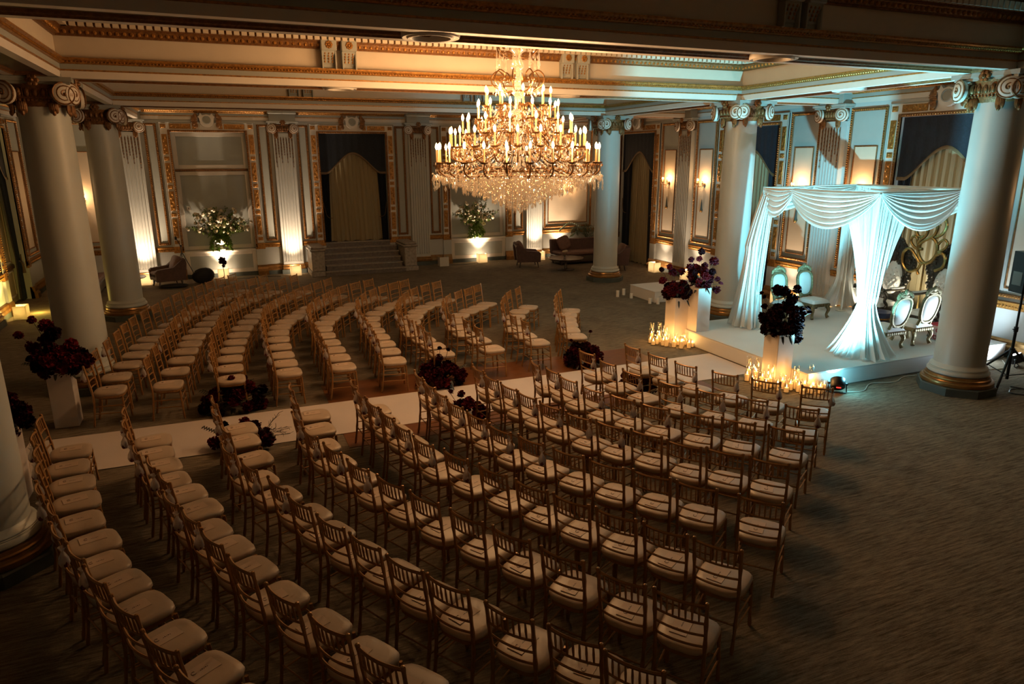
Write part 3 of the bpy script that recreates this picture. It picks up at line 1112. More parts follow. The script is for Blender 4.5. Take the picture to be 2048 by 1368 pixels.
# framed wall panels beside the pilasters
def wall_panel(side, u0, u1, inner=False, z0=1.12, z1=4.83, n=[0]):
    T, ang = WALLS[side]
    wobj = sides[side][4]
    b = MB(); b.T = T
    b.box(u0 + .06, u1 - .06, 0, .006, z0 + .06, z1 - .06)
    root = b.build('wall_panel', M['field'], wobj, smooth=False)
    b = MB(); b.T = T
    m = .075
    b.cbox(u0, u0 + m, 0, .045, z0, z1, .014); b.cbox(u1 - m, u1, 0, .045, z0, z1, .014)
    b.cbox(u0 + m, u1 - m, 0, .045, z1 - m, z1, .014); b.cbox(u0 + m, u1 - m, 0, .045, z0, z0 + m, .014)
    b.build('panel_border', M['gold_dark'], root, smooth=False)
    b = MB(); b.T = T
    k = int((z1 - z0) / .052)
    for i in range(k):
        z = z0 + (i + .5) * (z1 - z0) / k
        b.octa((u0 + m * .5, .05, z), .021, .022); b.octa((u1 - m * .5, .05, z), .021, .022)
    k = max(2, int((u1 - u0) / .052))
    for i in range(k):
        u = u0 + (i + .5) * (u1 - u0) / k
        b.octa((u, .05, z0 + m * .5), .021, .022); b.octa((u, .05, z1 - m * .5), .021, .022)
    o = b.build('beading', M['gold'], root); o['kind'] = 'stuff'
    if inner:
        a, c, za, zb, t = u0 + .17, u1 - .17, z0 + .17, 4.0, .03
        b = MB(); b.T = T
        b.cbox(a, a + t, 0, .03, za, zb, .008); b.cbox(c - t, c, 0, .03, za, zb, .008)
        b.cbox(a + t, c - t, 0, .03, zb - t, zb, .008); b.cbox(a + t, c - t, 0, .03, za, za + t, .008)
        b.build('inner_border', M['gold_dark'], root, smooth=False)
        b = MB(); b.T = T; b.box(a + t, c - t, 0, .008, za + t, zb - t)
        b.build('inner_field', M['frieze'], root, smooth=False)
for p in PX[:1]:
    wall_panel('back', p + .43, p + .79)
for p in PX[1:3]:
    wall_panel('back', p - .79, p - .43); wall_panel('back', p + .43, p + .79)
wall_panel('back', PX[3] - .79, PX[3] - .43)
wall_panel('back', XL + .25, PX[0] - .45, True); wall_panel('back', PX[3] + .45, XR - .25, True)
for side in ('right', 'left'):
    for p in SIDE_P[1:]:
        wall_panel(side, p + .43, p + 1.42, True); wall_panel(side, p - 1.42, p - .43, True)
    wall_panel(side, 23.2, 24.3, True)
# ------------------------------------------------------------------ curtains in the openings
def pleat(t, k, amp, ph=0.0):
    return amp * math.sin(2 * PI * k * t + ph) + amp * .35 * math.sin(2 * PI * k * 2.3 * t + 1.3 + ph)

def valance_edge(x, h, z_side=3.28, z_top=3.93):
    q = abs(x) / h
    if q > .82:
        return z_side
    t = 1 - q / .82
    return z_side + (z_top - z_side) * (3 * t * t - 2 * t ** 3) ** .75

def curtain(side, c, h, label, zb=0.02, w0=-.10, sheer_top=.62, sheer_bot=.70, drape_tie=None, door=False, shift=0.0):
    T, ang = WALLS[side]
    t = thing('curtain', label, 'curtain', (0, 0, 0))
    b = MB(); b.T = T
    b.grid(lambda s, v: (c - h + 2 * h * s, w0 + .05 + pleat(s, 9, .006), valance_edge(-h + 2 * h * s, h) * (1 - v) + (TOPZ + .02) * v), 40, 6)
    b.build('valance', M['navy'], t)
    b = MB(); b.T = T
    b.grid(lambda s, v: (c - h + 2 * h * s, w0 + .065 - .02 * abs(v - .5), valance_edge(-h + 2 * h * s, h) - .035 + .075 * v), 44, 2)
    b.build('valance_braid', M['trimgold'], t)
    if not door:
        b = MB(); b.T = T
        def sh(s, v):
            z = zb + (4.1 - zb) * v
            wdt = sheer_bot + (sheer_top - sheer_bot) * v
            lean = shift * (1 - v)
            flare = .05 * math.sin(9 * s + 2 * v) * (1 - v)
            return (c + lean + wdt * (2 * s - 1) + flare * .4, w0 - .07 + pleat(s, 11, .022, 2 * v * 0.6) * (1.3 - .5 * v), z + (.02 * math.sin(30 * s) if v == 0 else 0))
        b.grid(sh, 120, 10)
        b.build('sheer', M['sheer'], t)
    for s in (-1, 1):
        b = MB(); b.T = T
        def dr(q, v):
            z = zb + (4.3 - zb) * v
            inner = sheer_top - .12 + .0 * v
            if drape_tie:
                k = (z - drape_tie) / (4.3 - drape_tie) if z > drape_tie else (drape_tie - z) / drape_tie
                k = max(0, k)
                wid = .20 + (h - inner - .20) * (k ** .7) if z > drape_tie else .20 + .16 * k ** .6
            else:
                wid = h - inner - .10 * (1 - v)
            return (c + s * (h - .01 - wid * q), w0 - .02 + pleat(q, 6, .022, s), z)
        b.grid(dr, 44, 16)
        dd = b.build('drape', M['navy'], t)
        b = MB(); b.T = T
        zt = drape_tie or 1.95
        if drape_tie:
            b.tube([(c + s * (h - .01), w0 + .03, zt + .25), (c + s * (h - .12), w0 + .05, zt + .02), (c + s * (h - .24), w0 + .03, zt + .10)], .016, 6)
            b.lathe([(.0, .06), (.035, .03), (.03, -.02), (.045, -.22), (.0, -.22)], 8, (c + s * (h - .12), w0 + .07, zt - .03))
        else:
            b.tube(smooth_path([(c + s * (h - .02), w0 + .03, 2.3), (c + s * (h - .12), w0 + .06, 1.85), (c + s * (h - .30), w0 + .04, 1.78)]), .010, 5)
        b.build('tieback', M['trimgold'], dd)
    return t
curtain('back', BC[1], DOOR_H, 'dark navy curtain with cream sheer above the marble steps', zb=.97, sheer_top=.92, sheer_bot=1.0, shift=.06)
curtain('right', WC[1], WIN_H, 'navy scalloped curtain with cream sheer behind the white canopy', sheer_top=.88, sheer_bot=.88)
curtain('right', WC[2], WIN_H, 'dark curtain with cream sheer partly hidden by the blue-lit column', sheer_top=.72, sheer_bot=.72)
curtain('right', WC[3], WIN_H, 'dark curtain with narrow cream sheer beside the farthest right column', sheer_top=.66, sheer_bot=.72, shift=.1)
curtain('left', WC[3], WIN_H, 'dark tied curtain over the cream door at the left edge', drape_tie=1.0, door=True)
curtain('left', WC[2], WIN_H, 'dark tied curtain on the left wall behind the second left column', drape_tie=1.0)

# cream panelled door inside the left opening
b = MB(); b.T = W_left
c = WC[3]
b.box(c - WIN_H, c + WIN_H, -.34, -.30, 0, TOPZ)
root = struct(b.build('door_2', M['doorwood'], smooth=False))
b = MB(); b.T = W_left
for s in (-1, 1):
    for z0, z1 in ((.15, .85), (1.05, 3.9)):
        u0, u1 = sorted((c + s * .12, c + s * .92))
        for a in ((u0, u0 + .05, z0, z1), (u1 - .05, u1, z0, z1), (u0, u1, z0, z0 + .05), (u0, u1, z1 - .05, z1)):
            b.cbox(a[0], a[1], -.30, -.27, a[2], a[3], .008)
b.build('door_moulding', M['frieze'], root, smooth=False)
b = MB(); b.T = W_left
b.cbox(c - WIN_H, c + WIN_H, -.30, -.255, .88, .98, .012)
b.build('rail', M['gold_dark'], root, smooth=False)
b = MB(); b.T = W_left
b.tube([(c + .10, -.29, 1.12), (c + .10, -.23, 1.12), (c + .22, -.23, 1.12)], .012, 6)
b.build('door_handle', M['brass'], root)

# ------------------------------------------------------------------ marble steps with two piers before the curtained door
st = thing('steps', 'dark marble steps rising to the curtained doorway', 'steps', (BC[1], 0, 0))
nst = 6
for k in range(nst):
    z1 = .96 * (k + 1) / nst
    y0 = 23.25 + k * .26
    x = 1.30 if k > 0 else 1.36
    b = MB(); b.box(-x + .02, x - .02, y0 + .02, YB + .30, z1 - .16, z1 - .032)
    r = b.build('riser', M['marble_riser'], st, smooth=False)
    b = MB(); b.cbox(-x, x, y0 - .02, min(y0 + .30, YB + .3) if k < nst - 1 else YB + .32, z1 - .032, z1, .008)
    b.build('tread', M['marble'], st, smooth=False)
for s, lab in ((-1, 'stone pier with moulded cap at the near left of the steps'), (1, 'stone pier with moulded cap at the near right of the steps')):
    t = thing('stone_pier', lab, 'pier', (BC[1] + s * 1.55, 23.62, 0), 0, 'stone piers flanking the steps')
    b = MB(); b.cbox(-.25, .25, -.30, .95, 0, .16, .015); b.build('pier_base', M['marble'], t, smooth=False)
    b = MB(); b.cbox(-.21, .21, -.26, .92, .16, .82, .02); b.build('pier_shaft', M['marble'], t, smooth=False)
    b = MB(); b.cbox(-.26, .26, -.31, .95, .82, .90, .03); b.cbox(-.23, .23, -.28, .93, .90, .97, .04); b.build('pier_cap', M['marble'], t, smooth=False)

# ------------------------------------------------------------------ wall sconces
def sconce_meshes():
    """x across, y out of the wall, z up"""
    br = MB(); cr = MB(); sl = MB(); bu = MB()
    br.lathe([(0, 0), (.05, .0), (.05, .02), (.0, .05)], 10)
    br.v = [(x, z, y) for x, y, z in br.v]
    for s in (-1, 0, 1):
        p = smooth_path([(0, .04, 0), (s * .06, .10, -.07), (s * .12, .15 + .05 * (s == 0), -.05), (s * .13, .16 + .06 * (s == 0), .02)], 4)
        br.tube(p, .008, 5)
        e = p[-1]
        br.lathe([(.012, -.01), (.035, .0), (.04, .012)], 10, e)
        sl.lathe([(.012, .01), (.012, .09)], 8, e)
        bu.lathe([(.0, .088), (.010, .095), (.0145, .115), (.009, .14), (0, .158)], 8, e)
        for k in range(6):
            a = k * PI / 3
            cr.octa((e.x + .04 * math.cos(a), e.y + .04 * math.sin(a), e.z - .035), .010, .03)
    rnd = random.Random(5)
    for k in range(40):
        a = rnd.random() * PI; r = .05 + .08 * rnd.random()
        cr.octa((r * math.cos(a), .03 + r * math.sin(a), -.06 - .13 * rnd.random()), .009, .022)
    dp = MB()
    dp.lathe([(.0, -.86), (.035, -.83), (.048, -.78), (.035, -.73), (.02, -.55), (.006, -.45), (.0, -.44)], 10, (0, .04, 0))
    return br.mesh('bracket', M['brass']), cr.mesh('crystal_drops', M['crystal']), sl.mesh('candle_sleeve', M['sleeve']), bu.mesh('candle_bulb', M['bulb']), dp
SC = sconce_meshes()
dm = SC[4].mesh('tassel', M['plinth'])
tb = MB(); tb.blob((0, .05, -.80), .048, 10, 6); tbm = tb.mesh('tassel_ball', M['gold'])
def sconce(side, u, label, drop=True, z=2.95):
    T, ang = WALLS[side]
    p = T((u, .035, z))
    t = thing('wall_sconce', label, 'sconce', p, ang - PI / 2, 'crystal wall sconces')
    for nm, me in zip(('bracket', 'crystal_drops', 'candle_sleeve', 'candle_bulb'), SC[:4]):
        o = put(nm, me, t)
        if nm == 'crystal_drops':
            o['kind'] = 'stuff'
    if drop:
        d = put('tassel', dm, t)
        put('tassel_ball', tbm, d)
    q = T((u, .20, z + .14))
    point_light('sconce_lamp', q, 22, (1.0, .56, .25), .05)
def pc(p, s): return p + s * .925
sconce('right', pc(18.8, 1), 'lit crystal sconce beside the farthest right curtain')
sconce('right', pc(18.8, -1), 'lit crystal sconce on the panel left of the blue-lit column')
sconce('right', pc(13.05, 1), 'lit crystal sconce showing above the left side of the canopy')
sconce('right', pc(13.05, -1), 'lit crystal sconce hidden behind the top of the canopy')
sconce('right', pc(7.3, -1), 'lit crystal sconce at the right edge behind the speaker')
sconce('back', (PX[3] + .45 + XR - .25) / 2, 'lit crystal sconce behind the chandelier, above the sofa and palm', False, 2.55)
sconce('back', (XL + .25 + PX[0] - .45) / 2, 'lit crystal sconce seen between the two left columns', False, 2.55)
sconce('left', pc(18.8, 1), 'lit crystal sconce on the left wall behind the second left column', False)

# wall outlet, thermostat
b = MB(); b.T = W_right; b.cbox(12.30, 12.42, 0, .012, .52, .64, .004)
t = b.build('wall_outlet', M['socket'], smooth=False); tag(t, 'small square wall outlet with a plug beside the canopy', 'outlet')
b = MB(); b.T = W_back; b.cbox(-1.01, -.90, -.25 + .035, -.25 + .055, 2.17, 2.29, .004)
t = b.build('wall_thermostat', M['white'], smooth=False); tag(t, 'small white wall control at the left of the niche', 'wall control')
b = MB(); b.T = W_back; b.box(-.965, -.945, -.195, -.193, 2.20, 2.26)
b.build('symbol', M['black'], t, smooth=False)

# ------------------------------------------------------------------ uplights: open white shields round a floor lamp
def shield_mesh(m):
    b = MB()
    s, hgt, th = .17, .33, .012
    b.cbox(-s, s, -s, -s + th, 0, hgt, .003)
    b.cbox(-s, -s + th, -s + th, s * .6, 0, hgt, .003)
    b.cbox(s - th, s, -s + th, s * .6, 0, hgt, .003)
    return b.mesh('shield', m, False)
SHM = shield_mesh(M['shield']); SHO = shield_mesh(M['shield_off'])
lb = MB(); lb.lathe([(.09, 0), (.09, .10), (.075, .12)], 14); lbm = lb.mesh('lamp_body', M['black'])
ll = MB(); ll.lathe([(.07, .121), (.0, .125)], 14, cap=False); llm = ll.mesh('lamp_lens', M['lens'])
def uplight(x, y, rz, label, watts, target, angle=62, lit=True, col=None):
    t = thing('floor_uplight', label, 'uplight', (x, y, 0), rz, 'white shielded floor uplights')
    put('shield', SHM if lit else SHO, t)
    put('lamp_body', lbm, t)
    if lit:
        put('lamp_lens', llm, t)
        spot_light('uplight_lamp', (x, y, .16), target, watts, col or UPL, angle, 1.0, .05)
        point_light('uplight_lamp', (x, y, .20), 15, col or UPL, .05)
    return t
def up_back(x, label, watts, angle=80, y=24.0, ty=24.50, tz=4.6, **k): return uplight(x, y, 0, label, watts, (x, ty, tz), angle, **k)
def up_right(y, label, watts, x=13.42, **k): return uplight(x, y, -PI / 2, label, watts, (13.70, y, 4.2), 74, **k)
K_UP = 620
up_back(2.10, 'glowing white uplight shield at the foot of the fluted pilaster left of the steps', K_UP)
up_back(-2.37, 'glowing uplight shield behind the left mauve armchair', K_UP * 1.15)
up_back(-.135, 'glowing white uplight shield below the left flower urn', K_UP * .8, y=24.28, ty=24.55, tz=2.4)
up_back(8.80, 'glowing white uplight shield below the right flower urn', K_UP * .8, y=24.26, ty=24.55, tz=2.4)
up_back(11.04, 'glowing uplight shield behind the armchair right of the chandelier', K_UP)
up_back(12.10, 'glowing uplight shield behind the mauve sofa', K_UP * .8, y=24.2)
up_right(19.75, 'glowing white uplight shield on the carpet by the farthest right curtain', K_UP * .35)
up_right(17.95, 'glowing white uplight shield just behind the burgundy flowers at the column', K_UP * .35)
up_right(13.95, 'glowing uplight shield behind the two gilt chairs at the back of the stage', K_UP * .42)
up_right(12.02, 'glowing uplight shield behind the rear drape of the canopy', K_UP * .30)
uplight(-4.80, 19.90, PI / 2, 'glowing white uplight shield on the carpet at the left edge', K_UP * .5, (-5.1, 20.2, 2.4), 75, col=(1.0, .70, .20))
up_back(7.22, 'unlit white uplight shield standing right of the stone pier', 0, lit=False)
point_light('uplight_spill', (-4.55, 20.5, .22), 20, (1.0, .68, .12), .05)
# ------------------------------------------------------------------ chiavari chairs
def chair_meshes():
    me = {}
    # legs; local +x is the front, y to the sitter's left
    def turned(pts, r):
        P = smooth_path(pts, 4)
        return P, [r * (1.28 if i % 3 == 1 else 1.0) for i in range(len(P))]
    for s in (-1, 1):
        b = MB()
        P, R = turned([(-.235, s * .168, 0), (-.200, s * .170, .25), (-.190, s * .172, .45), (-.215, s * .176, .68), (-.250, s * .180, .915)], .0135)
        b.tube(P, R, 6)
        b.blob((-.251, s * .180, .918), .018, 6, 4)
        me['back_leg_%d' % s] = b.mesh('leg', M['gilt_chair'])
        b = MB()
        P, R = turned([(.200, s * .195, 0), (.190, s * .188, .22), (.180, s * .180, .44)], .0135)
        b.tube(P, R, 6)
        me['front_leg_%d' % s] = b.mesh('leg', M['gilt_chair'])
    b = MB()
    def rail(z, x, r, bow=.028):
        pts = [(x - bow * (1 - (k / 4) ** 2), k / 4 * .172, z) for k in range(-4, 5)]
        b.tube(pts, r, 5)
    rail(.900, -.247, .0125); rail(.755, -.226, .0095); rail(.655, -.212, .0095); rail(.560, -.201, .0095)
    me['rails'] = b.mesh('backrest', M['gilt_chair'])
    b = MB()
    for k in range(-3, 4):
        y = k * .0435
        q = 1 - (y / .172) ** 2
        b.tube([(-.247 - .028 * q, y, .895), (-.237 - .028 * q, y, .825), (-.226 - .028 * q, y, .755)], [.006, .0092, .006], 5)
    me['spindles'] = b.mesh('spindles', M['gilt_chair'])
    b = MB()
    def seat_outline(f, n=28):
        out = []
        for i in range(n):
            a = 2 * PI * i / n
            ca, sa = math.cos(a), math.sin(a)
            p = 4.2
            rr = (abs(ca) ** p + abs(sa) ** p) ** (-1 / p)
            x = .203 * rr * ca
            y = .205 * rr * sa * (1 - .10 * (.203 - x) / .406)
            if x < -.12:
                y *= 1 - .10 * min(1, (-.12 - x) / .06)
            out.append((x * f, y * f))
        return out
    o = seat_outline(.985)
    b.prism(o, .425, .452, lambda a, c, h: (a, c, h))
    me['seat_frame'] = b.mesh('seat_frame', M['gilt_chair'], False)
    b = MB()
    rings = [(.97, .452), (1.02, .462), (1.035, .476), (1.02, .492), (.95, .504), (.75, .511), (.4, .514)]
    n = 28
    vs = []
    for f, z in rings:
        vs += [(x, y, z) for x, y in seat_outline(f)]
    vs.append((0, 0, .515))
    fs = []
    for k in range(len(rings) - 1):
        for i in range(n):
            j = (i + 1) % n
            fs.append((k * n + i, k * n + j, (k + 1) * n + j, (k + 1) * n + i))
    L = len(rings) - 1
    for i in range(n):
        fs.append((L * n + i, L * n + (i + 1) % n, len(vs) - 1))
    b.add(vs, fs)
    me['cushion'] = b.mesh('seat_cushion', M['cushion'])
    b = MB()
    for z, in_ in ((.19, 0), (.30, 0)):
        for s in (-1, 1):
            b.tube([(.192, s * .189, z), (-.20, s * .170, z + .005)], .0075, 5)
        b.tube([(.193, -.189, z + .03), (.193, .189, z + .03)], .0075, 5)
    b.tube([(-.203, -.17, .24), (-.203, .17, .24)], .0075, 5)
    me['stretchers'] = b.mesh('stretchers', M['gilt_chair'])
    return me
CHM = chair_meshes()
CHM_ORDER = [('leg', 'back_leg_-1'), ('leg', 'back_leg_1'), ('leg', 'front_leg_-1'), ('leg', 'front_leg_1'), ('backrest', 'rails'), ('seat_frame', 'seat_frame'), ('seat_cushion', 'cushion'), ('stretchers', 'stretchers')]
def chair_proto(label, loc, rz, group):
    t = thing('banquet_chair', label, 'chair', loc, rz, group)
    for nm, k in CHM_ORDER:
        o = put(nm, CHM[k], t)
        if nm == 'backrest':
            put('spindles', CHM['spindles'], o)
    return t
b = MB(); b.cbox(-.105, .105, -.062, .062, 0, .004, .001)
CARD = b.mesh('invitation_card', M['card'], False)
b = MB()
b.tube([(-.052 + .016 * math.cos(a), .008 + .016 * math.sin(a), .0045) for a in [PI * .25 + k * PI * .19 for k in range(9)]], .0028, 4, flat=.35)
for k in range(5):
    b.box(-.012 + k * .012, -.005 + k * .012, -.004, .002 + .004 * (k % 2), .004, .0047)
CARDINK = b.mesh('printed_emblem', M['ink'], False)
# organza pouch hung on the back post
b = MB()
b.lathe([(.0, -.17), (.030, -.165), (.042, -.13), (.036, -.09), (.016, -.05), (.010, -.035), (.022, -.012), (.030, .0)], 10, cap=False)
POUCH = b.mesh('pouch', M['pouch'])
b = MB()
rnd = random.Random(4)
for k in range(7):
    b.blob((.022 * (rnd.random() - .5) * 2, .022 * (rnd.random() - .5) * 2, -.13 + .05 * (rnd.random() - .5)), 0, 6, 4, (.022, .022, .024))
POUCHIN = b.mesh('petals', M['maroon'])
b = MB(); b.tube([(0, 0, -.035), (.006, .02, .02), (.012, .024, .055), (.012, .0, .065), (.004, -.012, .03), (0, 0, -.035)], .002, 4)
POUCHST = b.mesh('ribbon', M['pouch'])

NEAR = {1:[(5.92,8.89,6),(6.00,8.36,13),(6.10,7.83,18),(6.32,7.31,28),(6.59,6.87,35),(6.96,6.44,47)],
 2:[(5.12,8.90,10),(5.15,8.32,8),(5.21,7.79,12),(5.40,7.22,19),(5.66,6.77,27),(5.94,6.39,35),(6.25,5.94,42)],
 3:[(4.19,8.66,-5),(4.26,8.28,3),(4.28,7.88,11),(4.37,7.40,15),(4.54,7.01,23),(4.72,6.61,30),(5.00,6.22,36),(5.29,5.88,37),(5.61,5.48,35)],
 4:[(3.34,8.77,5),(3.36,8.31,7),(3.43,7.90,12),(3.51,7.51,15),(3.61,7.07,18),(3.75,6.66,22),(3.94,6.30,25),(4.16,5.94,30),(4.35,5.55,32),(4.60,5.25,35),(4.85,4.91,38)],
 5:[(2.50,8.80,3),(2.52,8.35,6),(2.55,7.98,7),(2.59,7.54,12),(2.69,7.09,15),(2.79,6.62,18),(2.97,6.23,21),(3.17,5.82,28),(3.38,5.44,31),(3.64,5.09,35),(3.88,4.75,38),(4.21,4.33,41)],
 6:[(1.62,8.78,3),(1.63,8.36,6),(1.69,7.94,11),(1.77,7.52,12),(1.83,7.10,14),(1.93,6.62,19),(2.13,6.17,23),(2.34,5.71,24),(2.54,5.29,27),(2.74,4.92,30),(2.96,4.57,32),(3.19,4.21,33),(3.42,3.87,36)],
 7:[(0.85,8.91,2),(0.83,8.39,7),(0.80,7.83,9),(0.88,7.29,15),(1.03,6.81,19),(1.19,6.32,22),(1.39,5.87,25),(1.59,5.44,27),(1.82,5.00,29),(2.05,4.61,30),(2.28,4.20,32),(2.53,3.78,34),(2.77,3.45,36)],
 8:[(-0.07,8.78,8),(-0.06,8.36,11),(0.04,7.77,14),(0.05,7.18,18),(0.23,6.71,20),(0.45,6.21,22),(0.59,5.79,24),(0.78,5.34,26),(0.98,4.94,28),(1.18,4.53,31),(1.39,4.19,32),(1.66,3.74,35),(1.94,3.38,37),(2.15,3.04,38)],
 9:[(-1.04,8.79,6),(-0.99,8.35,8),(-0.90,7.95,11),(-0.80,7.52,13),(-0.64,7.13,16),(-0.50,6.73,18),(-0.43,6.26,21),(-0.26,5.87,23),(-0.10,5.44,24),(0.09,4.97,27),(0.33,4.49,29),(0.57,4.05,33),(0.80,3.65,34)],
 10:[(-1.89,8.82,4),(-1.84,8.32,7),(-1.72,7.84,10),(-1.61,7.38,13),(-1.52,6.90,16),(-1.34,6.44,20),(-1.23,6.01,23),(-1.05,5.63,26),(-0.87,5.23,28),(-0.64,4.76,31),(-0.41,4.30,36),(-0.20,3.88,37),(0.01,3.46,39)]}
FAR = {1:[(5.94,11.26,-17),(6.07,11.76,-19),(6.25,12.19,-23),(6.41,12.55,-27),(6.64,12.97,-31),(6.91,13.35,-33)],
 2:[(5.10,11.15,-2),(5.09,11.68,-5),(5.12,12.23,-12),(5.32,12.78,-21),(5.55,13.25,-30),(5.84,13.72,-37),(6.20,14.06,-40)],
 3:[(4.17,11.06,2),(4.17,11.71,2),(4.08,12.31,-1),(4.10,12.84,-10),(4.26,13.39,-21),(4.50,13.86,-33),(4.83,14.21,-42),(5.14,14.46,-47),(5.46,14.76,-47)],
 4:[(3.27,11.11,1),(3.27,11.64,2),(3.24,12.16,1),(3.20,12.70,-3),(3.24,13.20,-10),(3.38,13.67,-17),(3.56,14.15,-24),(3.77,14.60,-31),(4.04,14.98,-39),(4.37,15.30,-46),(4.72,15.57,-49)],
 5:[(2.40,11.01,-5),(2.45,11.60,-4),(2.49,12.16,-3),(2.51,12.70,-3),(2.53,13.22,-5),(2.56,13.75,-10),(2.67,14.29,-17),(2.88,14.80,-26),(3.16,15.23,-35),(3.45,15.58,-42),(3.75,15.85,-48),(4.06,16.09,-50)],
 6:[(1.56,10.99,-1),(1.57,11.55,-1),(1.58,12.10,-1),(1.58,12.64,-1),(1.58,13.22,-4),(1.61,13.78,-9),(1.72,14.28,-16),(1.90,14.74,-23),(2.13,15.17,-28),(2.35,15.57,-34),(2.60,15.93,-41),(2.92,16.23,-47),(3.28,16.50,-50)],
 7:[(0.72,11.05,1),(0.71,11.58,0),(0.71,12.12,-0),(0.72,12.71,-2),(0.74,13.28,-4),(0.78,13.81,-8),(0.86,14.29,-14),(1.00,14.74,-20),(1.20,15.15,-25),(1.41,15.55,-28),(1.62,15.95,-31),(1.86,16.34,-34),(2.13,16.70,-37),(2.42,17.05,-38)],
 8:[(-0.12,11.02,-0),(-0.13,11.64,-1),(-0.12,12.24,-3),(-0.07,12.82,-5),(-0.01,13.39,-7),(0.06,13.94,-9),(0.15,14.50,-11),(0.27,15.04,-14),(0.42,15.58,-18),(0.61,16.10,-22),(0.84,16.60,-26),(1.10,17.08,-31),(1.40,17.53,-33),(1.72,17.98,-34)],
 9:[(-1.00,11.10,-5),(-0.94,11.82,-5),(-0.88,12.48,-5),(-0.83,13.06,-5),(-0.78,13.59,-6),(-0.73,14.10,-8),(-0.64,14.63,-11),(-0.52,15.18,-13),(-0.38,15.72,-16),(-0.22,16.21,-20),(-0.04,16.66,-25),(0.18,17.08,-29),(0.44,17.49,-33),(0.72,17.89,-35),(1.00,18.28,-35)],
 10:[(-1.77,11.16,-3),(-1.77,11.86,-4),(-1.69,12.54,-5),(-1.62,13.16,-6),(-1.57,13.72,-8),(-1.49,14.27,-11),(-1.35,14.82,-14),(-1.20,15.36,-16),(-1.04,15.90,-17),(-0.87,16.45,-20),(-0.67,16.96,-23),(-0.45,17.41,-26),(-0.22,17.86,-28),(0.02,18.31,-30),(0.29,18.75,-30)]}
BAGS_NEAR = {1: 6, 2: 7, 3: 6, 4: 7, 5: 7, 6: 7, 7: 6, 8: 6, 9: 8, 10: 8}
BAGS_FAR = {1: 4, 2: 5, 3: 5, 4: 6, 5: 6, 6: 6, 7: 5, 8: 4, 9: 4, 10: 3}
first_chair = None
crnd = random.Random(11)
for blk, rows, bags in (('near', NEAR, BAGS_NEAR), ('far', FAR, BAGS_FAR)):
    for r in rows:
        for i, (x, y, a) in enumerate(rows[r]):
            rz = math.radians(a) + crnd.uniform(-.02, .02)
            where = '%s row from the stage, %s from the aisle' % (ORD[r - 1], ORD[i])
            lab = 'gold banquet chair, %s block, %s' % (blk, where)
            grp = 'gold banquet chairs in the %s block' % blk
            z = .0065 if (1.27 < x < 7.4 and 8.8 < y < 11.68) else 0.0
            if 9.33 < y < 10.67:
                z = .011
            if first_chair is None:
                first_chair = ch = chair_proto(lab, (x, y, z), rz, grp)
            else:
                ch = dup(first_chair, (x, y, z), rz, lab, grp)
            ca, sa = math.cos(rz), math.sin(rz)
            ox, oy = -.01 + crnd.uniform(-.02, .02), .025 + crnd.uniform(-.015, .02)
            cz = rz + crnd.uniform(-.12, .12)
            k = put('invitation_card', CARD, None, (x + ca * ox - sa * oy, y + sa * ox + ca * oy, z + .514))
            k.rotation_euler = (0, 0, cz)
            tag(k, 'pale card on the seat, %s block, %s' % (blk, where), 'card', 'cards laid on the chair seats')
            put('printed_emblem', CARDINK, k)
            if i < bags[r] and not (blk == 'far' and crnd.random() < .25):
                lx, ly = -.268, -.182
                p = thing('favour_pouch', 'organza pouch hung on chair, %s block, %s' % (blk, where), 'pouch',
                          (x + ca * lx - sa * ly, y + sa * lx + ca * ly, z + .862), rz + crnd.uniform(-1, 1), 'organza favour pouches hung on chairs')
                put('pouch', POUCH, p); put('petals', POUCHIN, p); put('ribbon', POUCHST, p)

# ------------------------------------------------------------------ floor coverings
b = MB(); b.box(1.27, 7.40, 8.80, 11.68, 0.0, .006)
tag(b.build('dance_floor', M['parquet'], smooth=False), 'brown parquet dance floor laid on the carpet under the middle chairs', 'dance floor')
b = MB(); b.box(-2.75, 8.62, 9.33, 10.68, .0065, .0105)
tag(b.build('aisle_runner', M['runner'], smooth=False), 'white aisle runner crossing the hall to the stage', 'runner')
# ------------------------------------------------------------------ stage platform
SX0, SX1, SY0, SY1, SZ = 8.65, 13.60, 8.20, 12.0, 0.30
t = thing('stage_platform', 'low white carpeted stage platform under the draped canopy', 'stage', (0, 0, 0))
b = MB(); b.cbox(SX0, SX1, SY0, SY1, 0.0, SZ - .004, .02)
b.build('skirt', M['stage'], t, smooth=False)
b = MB(); b.cbox(SX0 - .004, SX1 + .004, SY0 - .004, SY1 + .004, SZ - .012, SZ, .005)
b.build('carpet_top', M['stage'], t, smooth=False)
b = MB(); b.cbox(10.44, 13.0, 15.32, 16.55, 0, .29, .008)
t = b.build('riser_box', M['stage'], smooth=False)
tag(t, 'low white riser box on the carpet behind the flower pedestals', 'platform')
b = MB(); b.cbox(10.432, 13.008, 15.312, 16.558, .29, .30, .004)
b.build('riser_top', M['stage'], t, smooth=False)

# ------------------------------------------------------------------ draped canopy
CA, CB, CC, CD = (10.2, 11.30), (10.42, 8.74), (13.08, 8.85), (13.05, 11.62)
CZ = 3.13
t = thing('wedding_canopy', 'white draped four-post wedding canopy on the stage', 'canopy', (0, 0, 0))
for k, (x, y) in enumerate((CA, CB, CC, CD)):
    b = MB(); b.tube([(x, y, SZ), (x, y, CZ)], .024, 8)
    b.lathe([(.12, SZ), (.12, SZ + .012), (.03, SZ + .02)], 12, (x, y, 0))
    b.build('post', M['cable'], t)
for (p, q) in ((CA, CB), (CB, CC), (CC, CD), (CD, CA)):
    b = MB(); b.tube([(p[0], p[1], CZ), (q[0], q[1], CZ)], .022, 8)
    b.build('crossbar', M['cable'], t)

